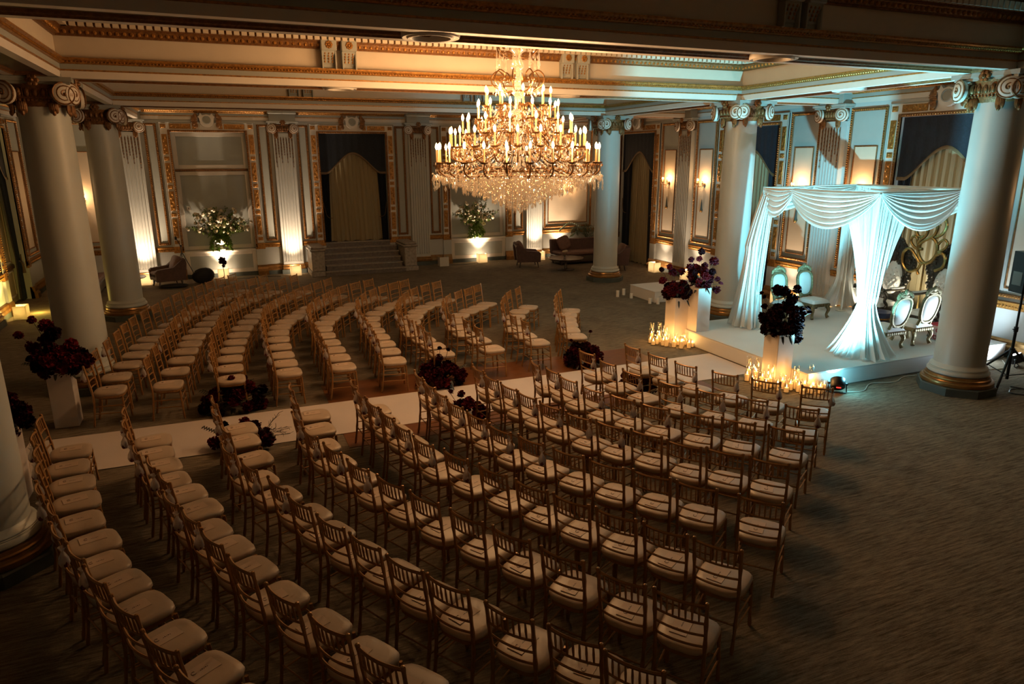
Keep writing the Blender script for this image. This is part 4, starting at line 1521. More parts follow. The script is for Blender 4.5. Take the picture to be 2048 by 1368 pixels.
def lerp(a, c, s): return a + (c - a) * s
def corner_drape(C, A, B, la, lb, tie=1.25, tw=.20, flare=.52, name='drape', nfold=15, seed=0, lean=0.0, full=1.0):
    """cloth gathered on the two bars that leave corner C towards A and B, tied in and pooling on the stage"""
    C2 = Vector(C); dA = (Vector(A) - C2).normalized(); dB = (Vector(B) - C2).normalized()
    out = -(dA + dB).normalized()
    rnd = random.Random(seed)
    def top(s):
        u = s * (la + lb)
        return C2 + dA * (la - u) if u < la else C2 + dB * (u - la)
    b = MB()
    nu, nv = 150, 34
    def fn(s, v):
        z = lerp(SZ + .006, CZ + .012, v)
        P = top(s)
        # radial bunch at the tie, fanned round the outside of the post
        oa = math.atan2(out.y, out.x)
        sg = 1.0 if out.x * dB.y - out.y * dB.x > 0 else -1.0
        a = oa + sg * (-1.85 + 3.7 * s)
        dirv = Vector((math.cos(a), math.sin(a)))
        tz = (tie - SZ) / (CZ - SZ)
        cen = C2 - out * .03 + (dA * lean)
        if v >= tz:
            k = (v - tz) / (1 - tz)
            w = k ** 1.25
            base = cen + dirv * tw
            Q = base * (1 - w) + P * w
            fold = (.030 * (1 - k) + .016) 
        else:
            k = 1 - v / tz
            rad = tw + (flare - tw) * (k ** 1.5)
            Q = cen + dirv * rad
            fold = .030 + .045 * k
        nrm = dirv * (1 - v * .4) + out * (v * .4)
        w2 = s + .018 * math.sin(2 * PI * 3.1 * s + seed) + .012 * math.sin(2 * PI * 7.3 * s + 2 * seed) + .01 * math.sin(6 * v + seed) * (1 - v)
        q = fold * (.7 * math.sin(2 * PI * nfold * w2 + seed) + .45 * math.sin(2 * PI * nfold * .53 * w2 + 2.1 * seed + 1.2 * v) + .35 * math.sin(2 * PI * nfold * 1.9 * w2 + 3 * seed + 1.5 * v))
        Q = Q + nrm * q
        zz = z + (.022 * (1 + math.sin(40 * s)) * max(0, 1 - v * 18))
        return (Q.x, Q.y, zz)
    b.grid(fn, nu, nv)
    o = b.build(name, M['drape'], t)
    return o
corner_drape(CB, CA, CC, .80, 1.0, tie=1.25, tw=.13, flare=.52, nfold=19, seed=1)
corner_drape(CA, CD, CB, .30, .32, tie=1.02, tw=.15, flare=.46, nfold=12, seed=2, lean=.06)
corner_drape(CA, CD, CB, .16, .20, tie=1.9, tw=.17, flare=.36, nfold=9, seed=6, lean=-.14)
corner_drape(CD, CC, CA, .40, .35, tie=1.15, tw=.15, flare=.46, nfold=12, seed=3)
corner_drape(CC, CB, CD, .40, .40, tie=1.25, tw=.18, flare=.46, nfold=12, seed=4)
def tie_band(C, A, B, z, r, lean=0):
    C2 = Vector(C); out = -((Vector(A) - C2).normalized() + (Vector(B) - C2).normalized()).normalized()
    cen = C2 + out * .05
    b = MB(); b.lathe([(r, -.03), (r + .012, 0), (r, .03)], 20, (cen.x, cen.y, z), cap=False)
    b.build('tie_band', M['drape'], t)
tie_band(CA, CD, CB, 1.02, .165)

def swag(p, q, drop, name='swag', push=.06, nf=7, seed=0, z=CZ):
    P, Q = Vector(p), Vector(q)
    d = (Q - P).normalized()
    nrm = Vector((d.y, -d.x))
    b = MB()
    def fn(s, v):
        sag = 4 * s * (1 - s)
        sag = sag ** .85
        dep = drop * (v ** 1.1) * sag + .05 * v
        R = P + (Q - P) * s
        rip = .030 * math.sin(2 * PI * nf * (v ** .8) + seed) * (.3 + .7 * sag)
        off = nrm * (push * v * sag * 1.2 + rip + .03)
        return (R.x + off.x, R.y + off.y, z + .03 * (1 - v) - dep + .01 * math.cos(2 * PI * nf * v))
    b.grid(fn, 40, 56)
    b.build(name, M['drape'], t)
def on(A, B, s): return (lerp(A[0], B[0], s), lerp(A[1], B[1], s))
swag(CA, on(CA, CB, .30), .50, seed=1, nf=6)
swag(on(CA, CB, .26), on(CA, CB, 1.0), .62, seed=2, nf=8)
swag(CB, on(CB, CC, .80), .62, seed=3, nf=8)
swag(on(CB, CC, .74), CC, .46, seed=4, nf=6)
swag(on(CA, CD, .0), on(CA, CD, .5), .42, seed=5, push=-.05)
swag(on(CA, CD, .5), on(CA, CD, 1.0), .42, seed=6, push=-.05)
swag(on(CC, CD, .0), on(CC, CD, .6), .52, seed=7, push=-.05)
swag(on(CC, CD, .55), on(CC, CD, 1.0), .42, seed=8, push=-.05)

# ------------------------------------------------------------------ seats on the stage
def throne(loc, rz, label):
    """tall carved throne facing local +x"""
    t = thing('throne', label, 'throne', (*loc, SZ), rz, 'carved thrones on the stage')
    # back silhouette in (y, z)
    half = [(0, .42), (.30, .42), (.30, .62), (.345, .70), (.335, .80), (.40, .92), (.36, 1.02), (.43, 1.12), (.47, 1.22), (.45, 1.31), (.40, 1.36), (.33, 1.40), (.28, 1.49), (.20, 1.52), (.17, 1.60), (.11, 1.66), (.07, 1.72), (0, 1.74)]
    H = smooth_path([(y, z, 0) for y, z in half[1:]], 3)
    right = [(p.x, p.y) for p in H]
    oval = []
    poly = [(-.30, .42)] + [(y, z) for y, z in [(0.30, .42)]]
    outline = right + [(-y, z) for y, z in right[::-1][1:]]
    b = MB()
    lean = lambda z: -.33 - .10 * (z - .42)
    b.prism(outline, -.035, .035, lambda a, c, h: (lean(c) + h, a, c))
    rnd = random.Random(2)
    for k, (y, z) in enumerate(outline):
        if z > .6 and k % 2 == 0:
            b.blob((lean(z) + .02, y * .96, z), 0, 6, 4, (.045, .042, .042))
    for k in range(46):
        y = rnd.uniform(-.36, .36); z = rnd.uniform(1.18, 1.66)
        if abs(y) < .42 * (1.75 - z) / .5 and abs(y) < .40:
            b.blob((lean(z) + .045, y, z), 0, 5, 4, (.02, rnd.uniform(.02, .05), rnd.uniform(.02, .05)))
    for s in (-1, 1):
        for k in range(9):
            b.blob((lean(.6 + k * .07) + .045, s * (.275 + .035 * math.sin(k)), .62 + k * .065), 0, 5, 4, (.02, .03, .035))
    b.build('carved_back', M['carved'], t)
    b = MB()
    def pad(s, v):
        a = 2 * PI * s
        r = v
        y = .235 * r * math.cos(a)
        z = .90 + (.38 if math.sin(a) > 0 else .34) * r * math.sin(a)
        tuft = .018 * math.cos(y * 2 * PI / .105) * math.cos((z - .9) * 2 * PI / .12)
        return (lean(z) + .04 + .075 * (1 - r ** 4) + tuft * (1 - r ** 3), y, z)
    b.grid(pad, 40, 14, True)
    p = b.build('back_upholstery', M['upholstery'], t)
    b = MB()
    for i in range(5):
        for j in range(7):
            y = (i - 2) * .095 + (.0475 if j % 2 else 0); z = .66 + j * .08
            if (y / .2) ** 2 + ((z - .9) / .32) ** 2 < 1:
                b.blob((lean(z) + .105, y, z), 0, 6, 4, (.010, .011, .011))
    b.build('tuft_button', M['stone_grey'], p)['kind'] = 'stuff'
    b = MB(); b.cbox(-.32, .30, -.31, .31, .27, .36, .02)
    for k in range(11):
        b.blob((.305, (k - 5) * .056, .31), 0, 6, 4, (.018, .026, .04))
    b.build('seat_rail', M['carved'], t)
    b = MB()
    b.grid(lambda s, v: (-.30 + .59 * s, -.29 + .58 * v, .36 + .10 * (1 - (2 * s - 1) ** 6) ** .5 * (1 - (2 * v - 1) ** 6) ** .5), 14, 14)
    b.build('seat_cushion', M['upholstery'], t)
    for s in (-1, 1):
        b = MB()
        b.tube(smooth_path([(-.36, s * .33, .74), (-.10, s * .35, .72), (.18, s * .36, .73), (.30, s * .36, .72), (.33, s * .36, .67)], 4), [.03] * 17, 7)
        b.tube(smooth_path([(.26, s * .36, .71), (.18, s * .35, .60), (.22, s * .34, .50), (.13, s * .33, .40), (.16, s * .32, .33)], 4), .032, 7)
        b.blob((.30, s * .36, .725), .048, 8, 6)
        b.build('armrest', M['carved'], t)
        b = MB(); b.tube(smooth_path([(-.30, s * .345, .765), (-.10, s * .352, .755), (.10, s * .358, .765)], 3), .026, 7)
        b.build('arm_pad', M['upholstery'], t)
        b = MB()
        b.tube(smooth_path([(.26, s * .29, .30), (.32, s * .31, .22), (.26, s * .29, .10), (.32, s * .32, .025)], 4), [.05, .05, .048, .045, .04, .038, .036, .034, .032, .034, .038, .042, .045], 7)
        b.build('leg', M['carved'], t)
        b = MB(); b.tube([(-.30, s * .27, .30), (-.34, s * .28, .0)], [.04, .03], 7)
        b.build('leg', M['carved'], t)
    return t
throne((12.98, 10.62), PI, 'dark carved throne with tufted white back, half hidden by the near drape')
throne((12.98, 9.42), PI, 'dark carved throne with tufted white back below the brass sculpture')

def gilt_chair(loc, rz, label, grp):
    """low gilt armless chair, oval upholstered back, faces local +x"""
    t = thing('gilt_chair', label, 'chair', (*loc, SZ), rz, grp)
    lean = lambda z: -.24 - .16 * (z - .4)
    ring = []
    for k in range(36):
        a = 2 * PI * k / 36
        ca, sa = math.cos(a), math.sin(a)
        p = 2.7
        rr = (abs(ca) ** p + abs(sa) ** p) ** (-1 / p)
        z = .72 + .27 * rr * sa
        y = .205 * rr * ca * (1 + .12 * (z - .72) / .27)
        ring.append((lean(z), y, z))
    b = MB(); b.tube(ring, .034, 7, closed=True)
    for k in range(13):
        a = PI * (k + .5) / 13
        b.blob((lean(1.02), .17 * math.cos(a), 1.0 + .09 * math.sin(a)), 0, 6, 4, (.03, .04, .045))
    b.blob((lean(1.1), 0, 1.10), 0, 8, 6, (.03, .06, .06)); b.blob((lean(1.02), 0, 1.03), 0, 8, 6, (.03, .12, .05))
    for s in (-1, 1):
        b.tube([(lean(.5), s * .15, .5), (-.22, s * .16, .40)], .03, 7)
    b.build('carved_frame', M['gilt_carved'], t)
    b = MB()
    def pad(s, v):
        a = 2 * PI * s
        ca, sa = math.cos(a), math.sin(a)
        p = 2.7
        rr = (abs(ca) ** p + abs(sa) ** p) ** (-1 / p) * v
        z = .72 + .245 * rr * sa
        return (lean(z) + .04 * (1 - v ** 4), .185 * rr * ca * (1 + .12 * (z - .72) / .27), z)
    b.grid(pad, 36, 8, True)
    b.grid(lambda s, v: (lambda q: (2 * lean(q[2]) - q[0] - .005, q[1], q[2]))(pad(s, v)), 36, 8, True)
    p = b.build('back_upholstery', M['upholstery'], t)
    b = MB()
    for k in range(40):
        a = 2 * PI * k / 40
        q = pad(k / 40, .97)
        b.blob((q[0] - .012, q[1], q[2]), .009, 5, 4)
    b.build('nail_heads', M['gilt_carved'], p)['kind'] = 'stuff'
    b = MB(); b.cbox(-.25, .25, -.25, .25, .27, .35, .02)
    for k in range(9):
        b.blob((-.255, (k - 4) * .055, .31), 0, 6, 4, (.016, .026, .035)); b.blob((.255, (k - 4) * .055, .31), 0, 6, 4, (.016, .026, .035))
    b.build('seat_rail', M['gilt_carved'], t)
    b = MB()
    b.grid(lambda s, v: (-.24 + .49 * s, -.24 + .48 * v, .35 + .09 * (1 - (2 * s - 1) ** 6) ** .5 * (1 - (2 * v - 1) ** 6) ** .5), 14, 14)
    b.build('seat_cushion', M['upholstery'], t)
    for sx in (-1, 1):
        for s in (-1, 1):
            b = MB(); b.tube(smooth_path([(sx * .20, s * .20, .29), (sx * .235, s * .225, .20), (sx * .21, s * .205, .09), (sx * .235, s * .225, .022)], 4), [.045, .045, .044, .042, .038, .034, .03, .028, .028, .03, .034, .038, .04], 7)
            b.build('leg', M['gilt_carved'], t)
    return t
gilt_chair((11.20, 8.94), PI / 2, 'low gilt chair with its white back towards us, nearer the front drape', 'gilt chairs at the near side of the stage')
gilt_chair((11.98, 8.98), PI / 2, 'low gilt chair with its white back towards us, beside the big column', 'gilt chairs at the near side of the stage')
gilt_chair((11.18, 11.38), -PI / 2, 'low gilt chair facing us beside the left canopy drape', 'gilt chairs at the far side of the stage')
gilt_chair((11.92, 11.38), -PI / 2, 'low gilt chair facing us behind the dark flower arrangement', 'gilt chairs at the far side of the stage')

# small things between the seats
b = MB(); b.lathe([(.0, .0), (.20, .0), (.22, .06), (.24, .16), (.25, .17), (.22, .175), (.0, .14)], 20)
o = b.build('ritual_bowl', M['blue'], None, loc=(12.25, 9.95, SZ + .22)); tag(o, 'dark blue bowl with a gold band between the stage seats', 'bowl')
b = MB(); b.lathe([(.205, .02), (.222, .03), (.230, .055), (.225, .06)], 20, cap=False); b.build('gold_band', M['gold'], o)
b = MB(); b.cbox(-.22, .22, -.22, .22, .18, .22, .01)
o = thing('low_stand', 'low dark stand under the blue bowl on the stage', 'stand', (12.25, 9.95, SZ))
b.build('stand_top', M['darkwood'], o, smooth=False)
for sx in (-1, 1):
    for s in (-1, 1):
        b = MB(); b.cbox(sx * .18 - .025, sx * .18 + .025, s * .18 - .025, s * .18 + .025, 0, .18, .005); b.build('leg', M['darkwood'], o, smooth=False)
b = MB(); b.cbox(-.17, .17, -.14, .14, 0, .30, .02)
o = b.build('gift_bag', M['pinkcloth'], None, False, loc=(12.72, 8.92, SZ)); tag(o, 'pale printed bag with red roses standing beside the gilt chair', 'bag')
b = MB()
for (y, z) in ((-.06, .2), (.05, .1), (-.02, .06), (.08, .24)):
    b.tube([(-.172, y + .035 * math.cos(a * .8), z + .035 * math.sin(a * .8)) for a in range(9)], .009, 5)
for (x, z) in ((-.06, .2), (.05, .1), (.1, .23)):
    b.tube([(x + .035 * math.cos(a * .8), -.142, z + .035 * math.sin(a * .8)) for a in range(9)], .009, 5)
b.build('red_print', M['redcloth'], o)
b = MB(); b.cbox(-.175, .175, -.145, .145, .285, .31, .006); b.build('red_rim', M['redcloth'], o, smooth=False)

# ------------------------------------------------------------------ brass outline sculpture
t = thing('brass_sculpture', 'tall brass outline sculpture of bent tubes with looping ears and trunk', 'sculpture', (13.33, 9.95, SZ))
def scurve(px, r=.030, name='tube'):
    pts = [(0, -(x - 440) * .001835, 1.155 + (560 - y) * .00196 + .12) for x, y in px]
    P = smooth_path(pts, 5)
    b = MB(); b.tube(P, [r] * len(P), 8)
    b.build(name, M['brass_tube'], t)
scurve([(455, 545), (400, 540), (330, 470), (265, 412), (215, 412), (175, 460), (175, 540), (210, 605), (270, 645), (330, 635), (372, 610)])
scurve([(335, 400), (275, 362), (250, 315), (275, 272), (318, 285), (335, 340), (348, 390)], .028)
scurve([(300, 100), (300, 200), (325, 258), (372, 275), (405, 262)], .034)
scurve([(380, 60), (400, 130), (440, 190), (420, 255), (360, 310), (345, 370), (362, 440), (400, 500), (455, 535), (510, 520), (560, 470), (582, 410), (575, 340), (545, 295), (500, 268)], .034)
scurve([(470, 60), (525, 90), (548, 160), (525, 235), (470, 275), (410, 310), (370, 345), (372, 395), (405, 395)], .032)
scurve([(565, 10), (625, 70), (650, 140), (625, 205), (570, 250), (540, 258)], .034)
scurve([(575, 5), (560, 80), (575, 140)], .022)
scurve([(585, 330), (615, 290), (655, 275), (690, 305), (680, 350), (640, 385), (590, 405)], .028)
scurve([(580, 440), (630, 412), (675, 435), (695, 495), (665, 560), (590, 600)], .034)
scurve([(415, 540), (395, 590), (378, 625), (400, 665)], .03)
b = MB(); b.tube([(0.03, 0, .0), (.03, 0, 1.30)], .02, 8); b.lathe([(.22, 0), (.22, .02), (.03, .035)], 16, (.03, 0, 0)); b.build('stand', M['brass_tube'], t)

# ------------------------------------------------------------------ speaker on tripod, stage can lights
t = thing('speaker_stand', 'black tripod speaker stand at the right edge', 'stand', (11.95, 7.10, 0))
b = MB(); b.tube([(0, 0, .12), (0, 0, 1.0)], .024, 8); b.tube([(0, 0, .95), (0, 0, 1.60)], .018, 8); b.build('pole', M['black'], t)
b = MB(); b.lathe([(.034, -.04), (.034, .04)], 10, (0, 0, .98)); b.tube([(0, 0, .98), (-.09, .0, .99)], .008, 6); b.build('collar', M['black'], t)
for a in (-160, -40, 80):
    a = math.radians(a)
    b = MB(); b.tube([(.03 * math.cos(a), .03 * math.sin(a), .62), (.66 * math.cos(a), .66 * math.sin(a), .015)], .020, 7)
    b.tube([(0, 0, .18), (.40 * math.cos(a), .40 * math.sin(a), .26)], .009, 5)
    b.build('leg', M['black'], t)
b = MB(); b.lathe([(.04, -.05), (.045, 0), (.04, .04)], 10, (0, 0, .62)); b.build('hub', M['black'], t)
t = thing('loudspeaker', 'black loudspeaker on the tripod stand at the right edge', 'speaker', (11.98, 7.10, 1.60), math.radians(160))
b = MB()
b.prism([(-.16, -.19), (.16, -.15), (.16, .15), (-.16, .19)], 0, .66, lambda a, c, h: (a, c, h))
b.build('cabinet', M['black'], t, smooth=False)
b = MB(); b.cbox(-.175, -.16, -.17, .17, .02, .64, .006); b.build('grille', M['blackcloth'], t, smooth=False)
b = MB(); b.cbox(.158, .166, -.10, .10, .12, .34, .004); b.build('rear_panel', M['socket'], t, smooth=False)
def can_light(loc, rz, label, lens, tilt=.75, red=True):
    t = thing('stage_light', label, 'stage light', loc, rz)
    b = MB()
    b.lathe([(.0, -.07), (.10, -.07), (.115, -.05), (.115, .08), (.105, .09)], 20, cap=False)
    R = Matrix.Rotation(tilt, 3, 'Y')
    b.v = [tuple(R @ Vector(v) + Vector((0, 0, .15))) for v in b.v]
    b.build('can', M['black'], t)
    b = MB(); b.lathe([(.104, .085), (.0, .088)], 20, cap=False)
    b.v = [tuple(R @ Vector(v) + Vector((0, 0, .15))) for v in b.v]
    b.build('lens', lens, t)
    b = MB()
    b.tube([(0, -.13, .16), (0, -.14, .03), (-.03, -.13, .012), (-.03, .13, .012), (0, .14, .03), (0, .13, .16)], .009, 6)
    b.blob((0, -.135, .155), .022, 7, 5); b.blob((0, .135, .155), .022, 7, 5)
    b.build('yoke', M['black'], t)
    if red:
        b = MB(); b.cbox(-.035, .035, -.006, .006, -.012, .012, .002)
        b.v = [(z_, x_, y_) for x_, y_, z_ in b.v]
        o = b.build('display', M['led_red'], t); o.location = (-.125, 0, .125); 
    return t
can_light((9.06, 7.95, 0), math.radians(50), 'black round stage light with red display beside the candles', M['led_cyan'])
can_light((13.22, 7.75, 0), math.radians(115), 'stage light glowing white at the right wall behind the speaker stand', M['led_white'], .5, False)
def cable(pts, r, m, label, nm='power_cable'):
    b = MB(); P = smooth_path([(x, y, r + .001) for x, y in pts], 6); b.tube(P, r, 5)
    tag(b.build(nm, m), label, 'cable')
cable([(9.14, 7.90), (9.5, 7.82), (9.95, 8.06), (10.4, 7.96), (10.8, 8.10), (11.4, 8.05)], .008, M['cable'], 'white cable trailing from the stage light along the stage edge')
cable([(11.7, 7.75), (12.2, 7.9), (12.8, 7.75), (13.1, 7.85), (13.4, 8.1)], .008, M['cable'], 'white cable on the carpet behind the big column')
cable([(11.95, 7.02), (12.05, 6.75), (11.8, 6.62), (11.62, 6.80), (11.85, 6.92), (12.15, 6.80)], .008, M['black'], 'black cable coiled under the speaker stand')
cable([(-.1, 24.15), (.5, 23.95), (.9, 24.0), (1.6, 23.9)], .009, M['black'], 'black cable on the carpet right of the left niche light')
cable([(7.5, 24.0), (8.0, 23.95), (8.5, 24.1)], .009, M['black'], 'black cable on the carpet left of the right niche light')
b = MB(); P = smooth_path([(XR - .02, 12.36, .58), (XR - .05, 12.40, .52), (XR - .06, 12.46, .3), (XR - .11, 12.46, .05)], 5); b.tube(P, .009, 5)
tag(b.build('power_cable', M['cable']), 'pale cable hanging from the wall outlet', 'cable')
# ------------------------------------------------------------------ flowers
def bloom_mesh(m, seed, petals=64, r=.075):
    """ruffled double bloom: many small cupped petals round a core"""
    rnd = random.Random(seed)
    b = MB()
    b.blob((0, 0, 0), r * .62, 8, 6)
    for k in range(petals):
        z = 1 - 2 * (k + .5) / petals
        a = k * 2.39996 + rnd.uniform(-.3, .3)
        q = math.sqrt(max(0, 1 - z * z))
        d = Vector((q * math.cos(a), q * math.sin(a), z))
        u = d.cross(Vector((rnd.uniform(-1, 1), rnd.uniform(-1, 1), rnd.uniform(-1, 1)))).normalized()
        w = d.cross(u)
        R = r * rnd.uniform(.82, 1.12)
        c0 = d * (r * .45)
        wd = r * rnd.uniform(.30, .44)
        p0 = c0 - u * wd * .5; p1 = c0 + u * wd * .5
        p2 = d * R + u * wd * .7 + w * wd * .35; p3 = d * R * 1.04 + w * wd * .1; p4 = d * R - u * wd * .7 + w * wd * .35
        b.add([tuple(p) for p in (p0, p1, p2, p3, p4)], [(0, 1, 3), (1, 2, 3), (0, 3, 4)])
    return b.mesh('bloom', m, False)
def carnation_mesh(m, seed, r=.05):
    rnd = random.Random(seed)
    b = MB()
    for ring, (n, el) in enumerate(((9, .25), (8, .65), (6, 1.05), (4, 1.35))):
        for k in range(n):
            a = 2 * PI * k / n + ring * .4 + rnd.uniform(-.2, .2)
            d = Vector((math.cos(a) * math.cos(el), math.sin(a) * math.cos(el), math.sin(el)))
            u = Vector((-math.sin(a), math.cos(a), 0))
            R = r * rnd.uniform(.85, 1.15)
            wd = r * .5
            p = [Vector((0, 0, -.3 * r)), d * R + u * wd + Vector((0, 0, .1 * r)), d * R * 1.12, d * R - u * wd + Vector((0, 0, .1 * r))]
            b.add([tuple(x) for x in p], [(0, 1, 2), (0, 2, 3)])
    return b.mesh('bloom', m, False)
BLOOMS = {k: [bloom_mesh(M[k], s + i * 7, 60 + 8 * s) for s in range(3)] for i, k in enumerate(('burgundy', 'wine', 'blackred'))}
CARN = {k: [carnation_mesh(M[k], s + i * 5) for s in range(2)] for i, k in enumerate(('burgundy', 'wine', 'blackred'))}

def leaf(b, p, d, L, w, droop=.3):
    d = Vector(d).normalized()
    s = d.cross(Vector((0, 0, 1)))
    s = s.normalized() if s.length > .01 else Vector((1, 0, 0))
    p = Vector(p)
    q = [p, p + d * L * .35 + s * w + Vector((0, 0, .02)), p + d * L * .35 - s * w + Vector((0, 0, .02)), p + d * L * .7 + s * w * .8 - Vector((0, 0, droop * L * .25)),
         p + d * L * .7 - s * w * .8 - Vector((0, 0, droop * L * .25)), p + d * L - Vector((0, 0, droop * L * .6))]
    b.add([tuple(x) for x in q], [(0, 2, 1), (1, 2, 4, 3), (3, 4, 5)])

def arrangement(loc, label, blooms, group, palette, seed, size, stems=8, leaves=26, twigs=0, name='flower_arrangement', core=None, sprays=()):
    """blooms: (x, y, z, r) local; each bloom is a part"""
    t = thing(name, label, 'flowers', loc, 0, group)
    rnd = random.Random(seed)
    sb = MB(); lb = MB()
    for (x, y, z, r) in blooms:
        kind = rnd.choice(palette)
        pool = BLOOMS[kind] if r > .05 else CARN[kind]
        o = put('bloom', rnd.choice(pool), t, (x, y, z))
        o.rotation_euler = (rnd.uniform(-.7, .7), rnd.uniform(-.7, .7), rnd.uniform(0, 6))
        f = r / (.075 if r > .05 else .05)
        o.scale = (f, f, f * rnd.uniform(.85, 1.0))
        c = core or (0, 0, 0)
        sb.tube([(c[0], c[1], c[2]), ((x + c[0]) * .5 + rnd.uniform(-.02, .02), (y + c[1]) * .5, (z + c[2]) * .5 + .02), (x, y, z)], .004, 4)
    for k in range(leaves):
        a = rnd.uniform(0, 2 * PI); e = rnd.uniform(-.5, .9)
        d = (math.cos(a) * math.cos(e), math.sin(a) * math.cos(e), math.sin(e))
        c = core or (0, 0, 0)
        q = size * rnd.uniform(.35, .8)
        leaf(lb, (c[0] + d[0] * q, c[1] + d[1] * q, c[2] + .05 + d[2] * q * .9), d, rnd.uniform(.09, .17), .022, rnd.uniform(.1, .8))
    for (p, n, sp) in sprays:
        # trailing spray of small leaves
        d = Vector(p)
        base = Vector(core or (0, 0, 0))
        for k in range(n):
            f = .5 + .5 * k / n
            q = base.lerp(d, f)
            for s in (-1, 1):
                sd = Vector((-d.y, d.x, 0)); sd = sd.normalized() if sd.length > .01 else Vector((1, 0, 0))
                leaf(lb, q, sd * s + d.normalized() * .7, sp, sp * .22, .2)
        sb.tube([tuple(base), tuple(d)], .004, 4)
    sb.build('stems', M['stem'], t)['kind'] = 'stuff'
    if leaves or sprays:
        lb.build('foliage', M['leafdark'], t)['kind'] = 'stuff'
    if twigs:
        tb = MB()
        for k in range(twigs):
            a = rnd.uniform(-.5, .5)
            p = Vector((.18, 0, .10)); d = Vector((math.cos(a), math.sin(a) * .8, .25 + .3 * rnd.random())).normalized()
            pts = [p]
            for j in range(6):
                d = (d + Vector((rnd.uniform(-.4, .4), rnd.uniform(-.4, .4), rnd.uniform(-.35, .35)))).normalized()
                pts.append(pts[-1] + d * .07)
                if j > 1:
                    e = (d + Vector((rnd.uniform(-1, 1), rnd.uniform(-1, 1), rnd.uniform(-.5, .8)))).normalized()
                    tb.tube([tuple(pts[-1]), tuple(pts[-1] + e * .06)], .0025, 4)
            tb.tube([tuple(q) for q in pts], .0035, 4)
        tb.build('twigs', M['stem'], t)['kind'] = 'stuff'
    return t

def mass(rnd, n, cx, cy, cz, rx, ry, rz, r0, r1):
    out = []
    for k in range(n):
        z = 1 - 2 * (k + .5) / n
        a = k * 2.39996 + rnd.uniform(-.35, .35)
        q = math.sqrt(1 - z * z)
        f = rnd.uniform(.72, 1.0)
        out.append((cx + rx * q * math.cos(a) * f, cy + ry * q * math.sin(a) * f, cz + rz * z * f, rnd.uniform(r0, r1)))
    return out

def pedestal(x, y, z, w, h, rz, label):
    t = thing('flower_pedestal', label, 'pedestal', (x, y, z), rz, 'white flower pedestals')
    b = MB(); b.cbox(-w / 2, w / 2, -w / 2, w / 2, 0, h - .01, .006); b.build('body', M['pedestal'], t, smooth=False)
    b = MB(); b.cbox(-w / 2 - .002, w / 2 + .002, -w / 2 - .002, w / 2 + .002, h - .01, h, .003); b.build('top', M['pedestal'], t, smooth=False)
    return t
PAL = ['burgundy', 'burgundy', 'wine', 'blackred']
PAL_BACKLIT = ['blackred']  # darkest petals only: the backlit shade is put into their colour
# camera-facing horizontal direction, used only to fan the blooms to match their look in the hall
RX = Vector((.924, -.382, 0))
FW = Vector((.38, .92, 0)).normalized()
def pl(u, d, z): return (RX.x * u + FW.x * d, RX.y * u + FW.y * d, z)

pedestal(8.55, 11.72, 0, .34, .97, 0, 'white flower pedestal on the carpet among the far candles')
pedestal(8.86, 11.40, SZ, .32, .90, 0, 'white flower pedestal on the front corner of the stage by the blue-lit column')
pedestal(8.47, 8.72, 0, .34, .90, 0, 'white flower pedestal among the near candles at the stage corner')
pedestal(-2.38, 11.31, 0, .31, .87, 0, 'white flower pedestal at the left, before the second left column')
pedestal(-2.52, 8.85, 0, .31, .87, 0, 'white flower pedestal half hidden behind the nearest left column')
rnd = random.Random(21)
bl = mass(rnd, 22, *pl(.02, 0, .12), .30, .26, .17, .075, .10) + [(*pl(-.33, 0, .34), .085), (*pl(-.36, 0, .56), .055), (*pl(-.12, .02, .50), .08), (*pl(-.20, 0, .62), .07), (*pl(.06, 0, .52), .075), (*pl(.28, .0, -.10), .075), (*pl(.30, 0, .02), .07)]
arrangement((8.55, 11.72, .97), 'burgundy flower arrangement on the pedestal among the far candles', bl, 'burgundy pedestal arrangements', PAL, 31, .36)
bl = mass(rnd, 18, *pl(0, 0, .22), .26, .24, .24, .07, .095) + [(*pl(-.02, 0, .72), .075), (*pl(-.22, 0, .56), .06), (*pl(-.06, .0, .58), .065), (*pl(.24, 0, .52), .095), (*pl(.34, 0, .16), .06), (*pl(.40, 0, .06), .05), (*pl(.33, 0, -.06), .085), (*pl(-.24, 0, .40), .08)]
arrangement((8.86, 11.40, SZ + .90), 'burgundy flower arrangement on the pedestal before the blue-lit column', bl, 'burgundy pedestal arrangements', PAL, 32, .34)
bl = mass(rnd, 30, *pl(.05, 0, .20), .34, .30, .27, .085, .115) + [(*pl(-.10, 0, .72), .10), (*pl(.02, 0, .70), .09), (*pl(.22, 0, .74), .075), (*pl(.14, 0, .58), .10), (*pl(-.30, 0, .60), .045), (*pl(-.36, 0, .66), .04), (*pl(-.30, 0, .44), .05), (*pl(-.33, .0, .30), .06), (*pl(.42, 0, .40), .05), (*pl(.46, 0, .33), .045), (*pl(-.26, 0, .02), .07), (*pl(.30, 0, -.10), .10)]
arrangement((8.47, 8.72, .90), 'backlit flower arrangement coloured nearly black on the pedestal among the near candles', bl, 'burgundy pedestal arrangements', PAL_BACKLIT, 33, .40, leaves=34)
bl = mass(rnd, 24, *pl(.02, 0, .10), .34, .28, .20, .085, .115) + [(*pl(-.12, 0, .40), .10), (*pl(.0, 0, .50), .11), (*pl(-.08, 0, .62), .10), (*pl(.22, 0, .34), .10), (*pl(.40, 0, .10), .11), (*pl(-.27, 0, .70), .06), (*pl(-.50, 0, .48), .065), (*pl(-.32, 0, .30), .10), (*pl(-.40, 0, .12), .05), (*pl(-.05, 0, -.12), .045), (*pl(.10, 0, -.14), .045)]
arrangement((-2.38, 11.31, .87), 'burgundy flower arrangement on the left pedestal before the second left column', bl, 'burgundy pedestal arrangements', PAL, 34, .38, sprays=((pl(-.52, 0, .05), 7, .07),))
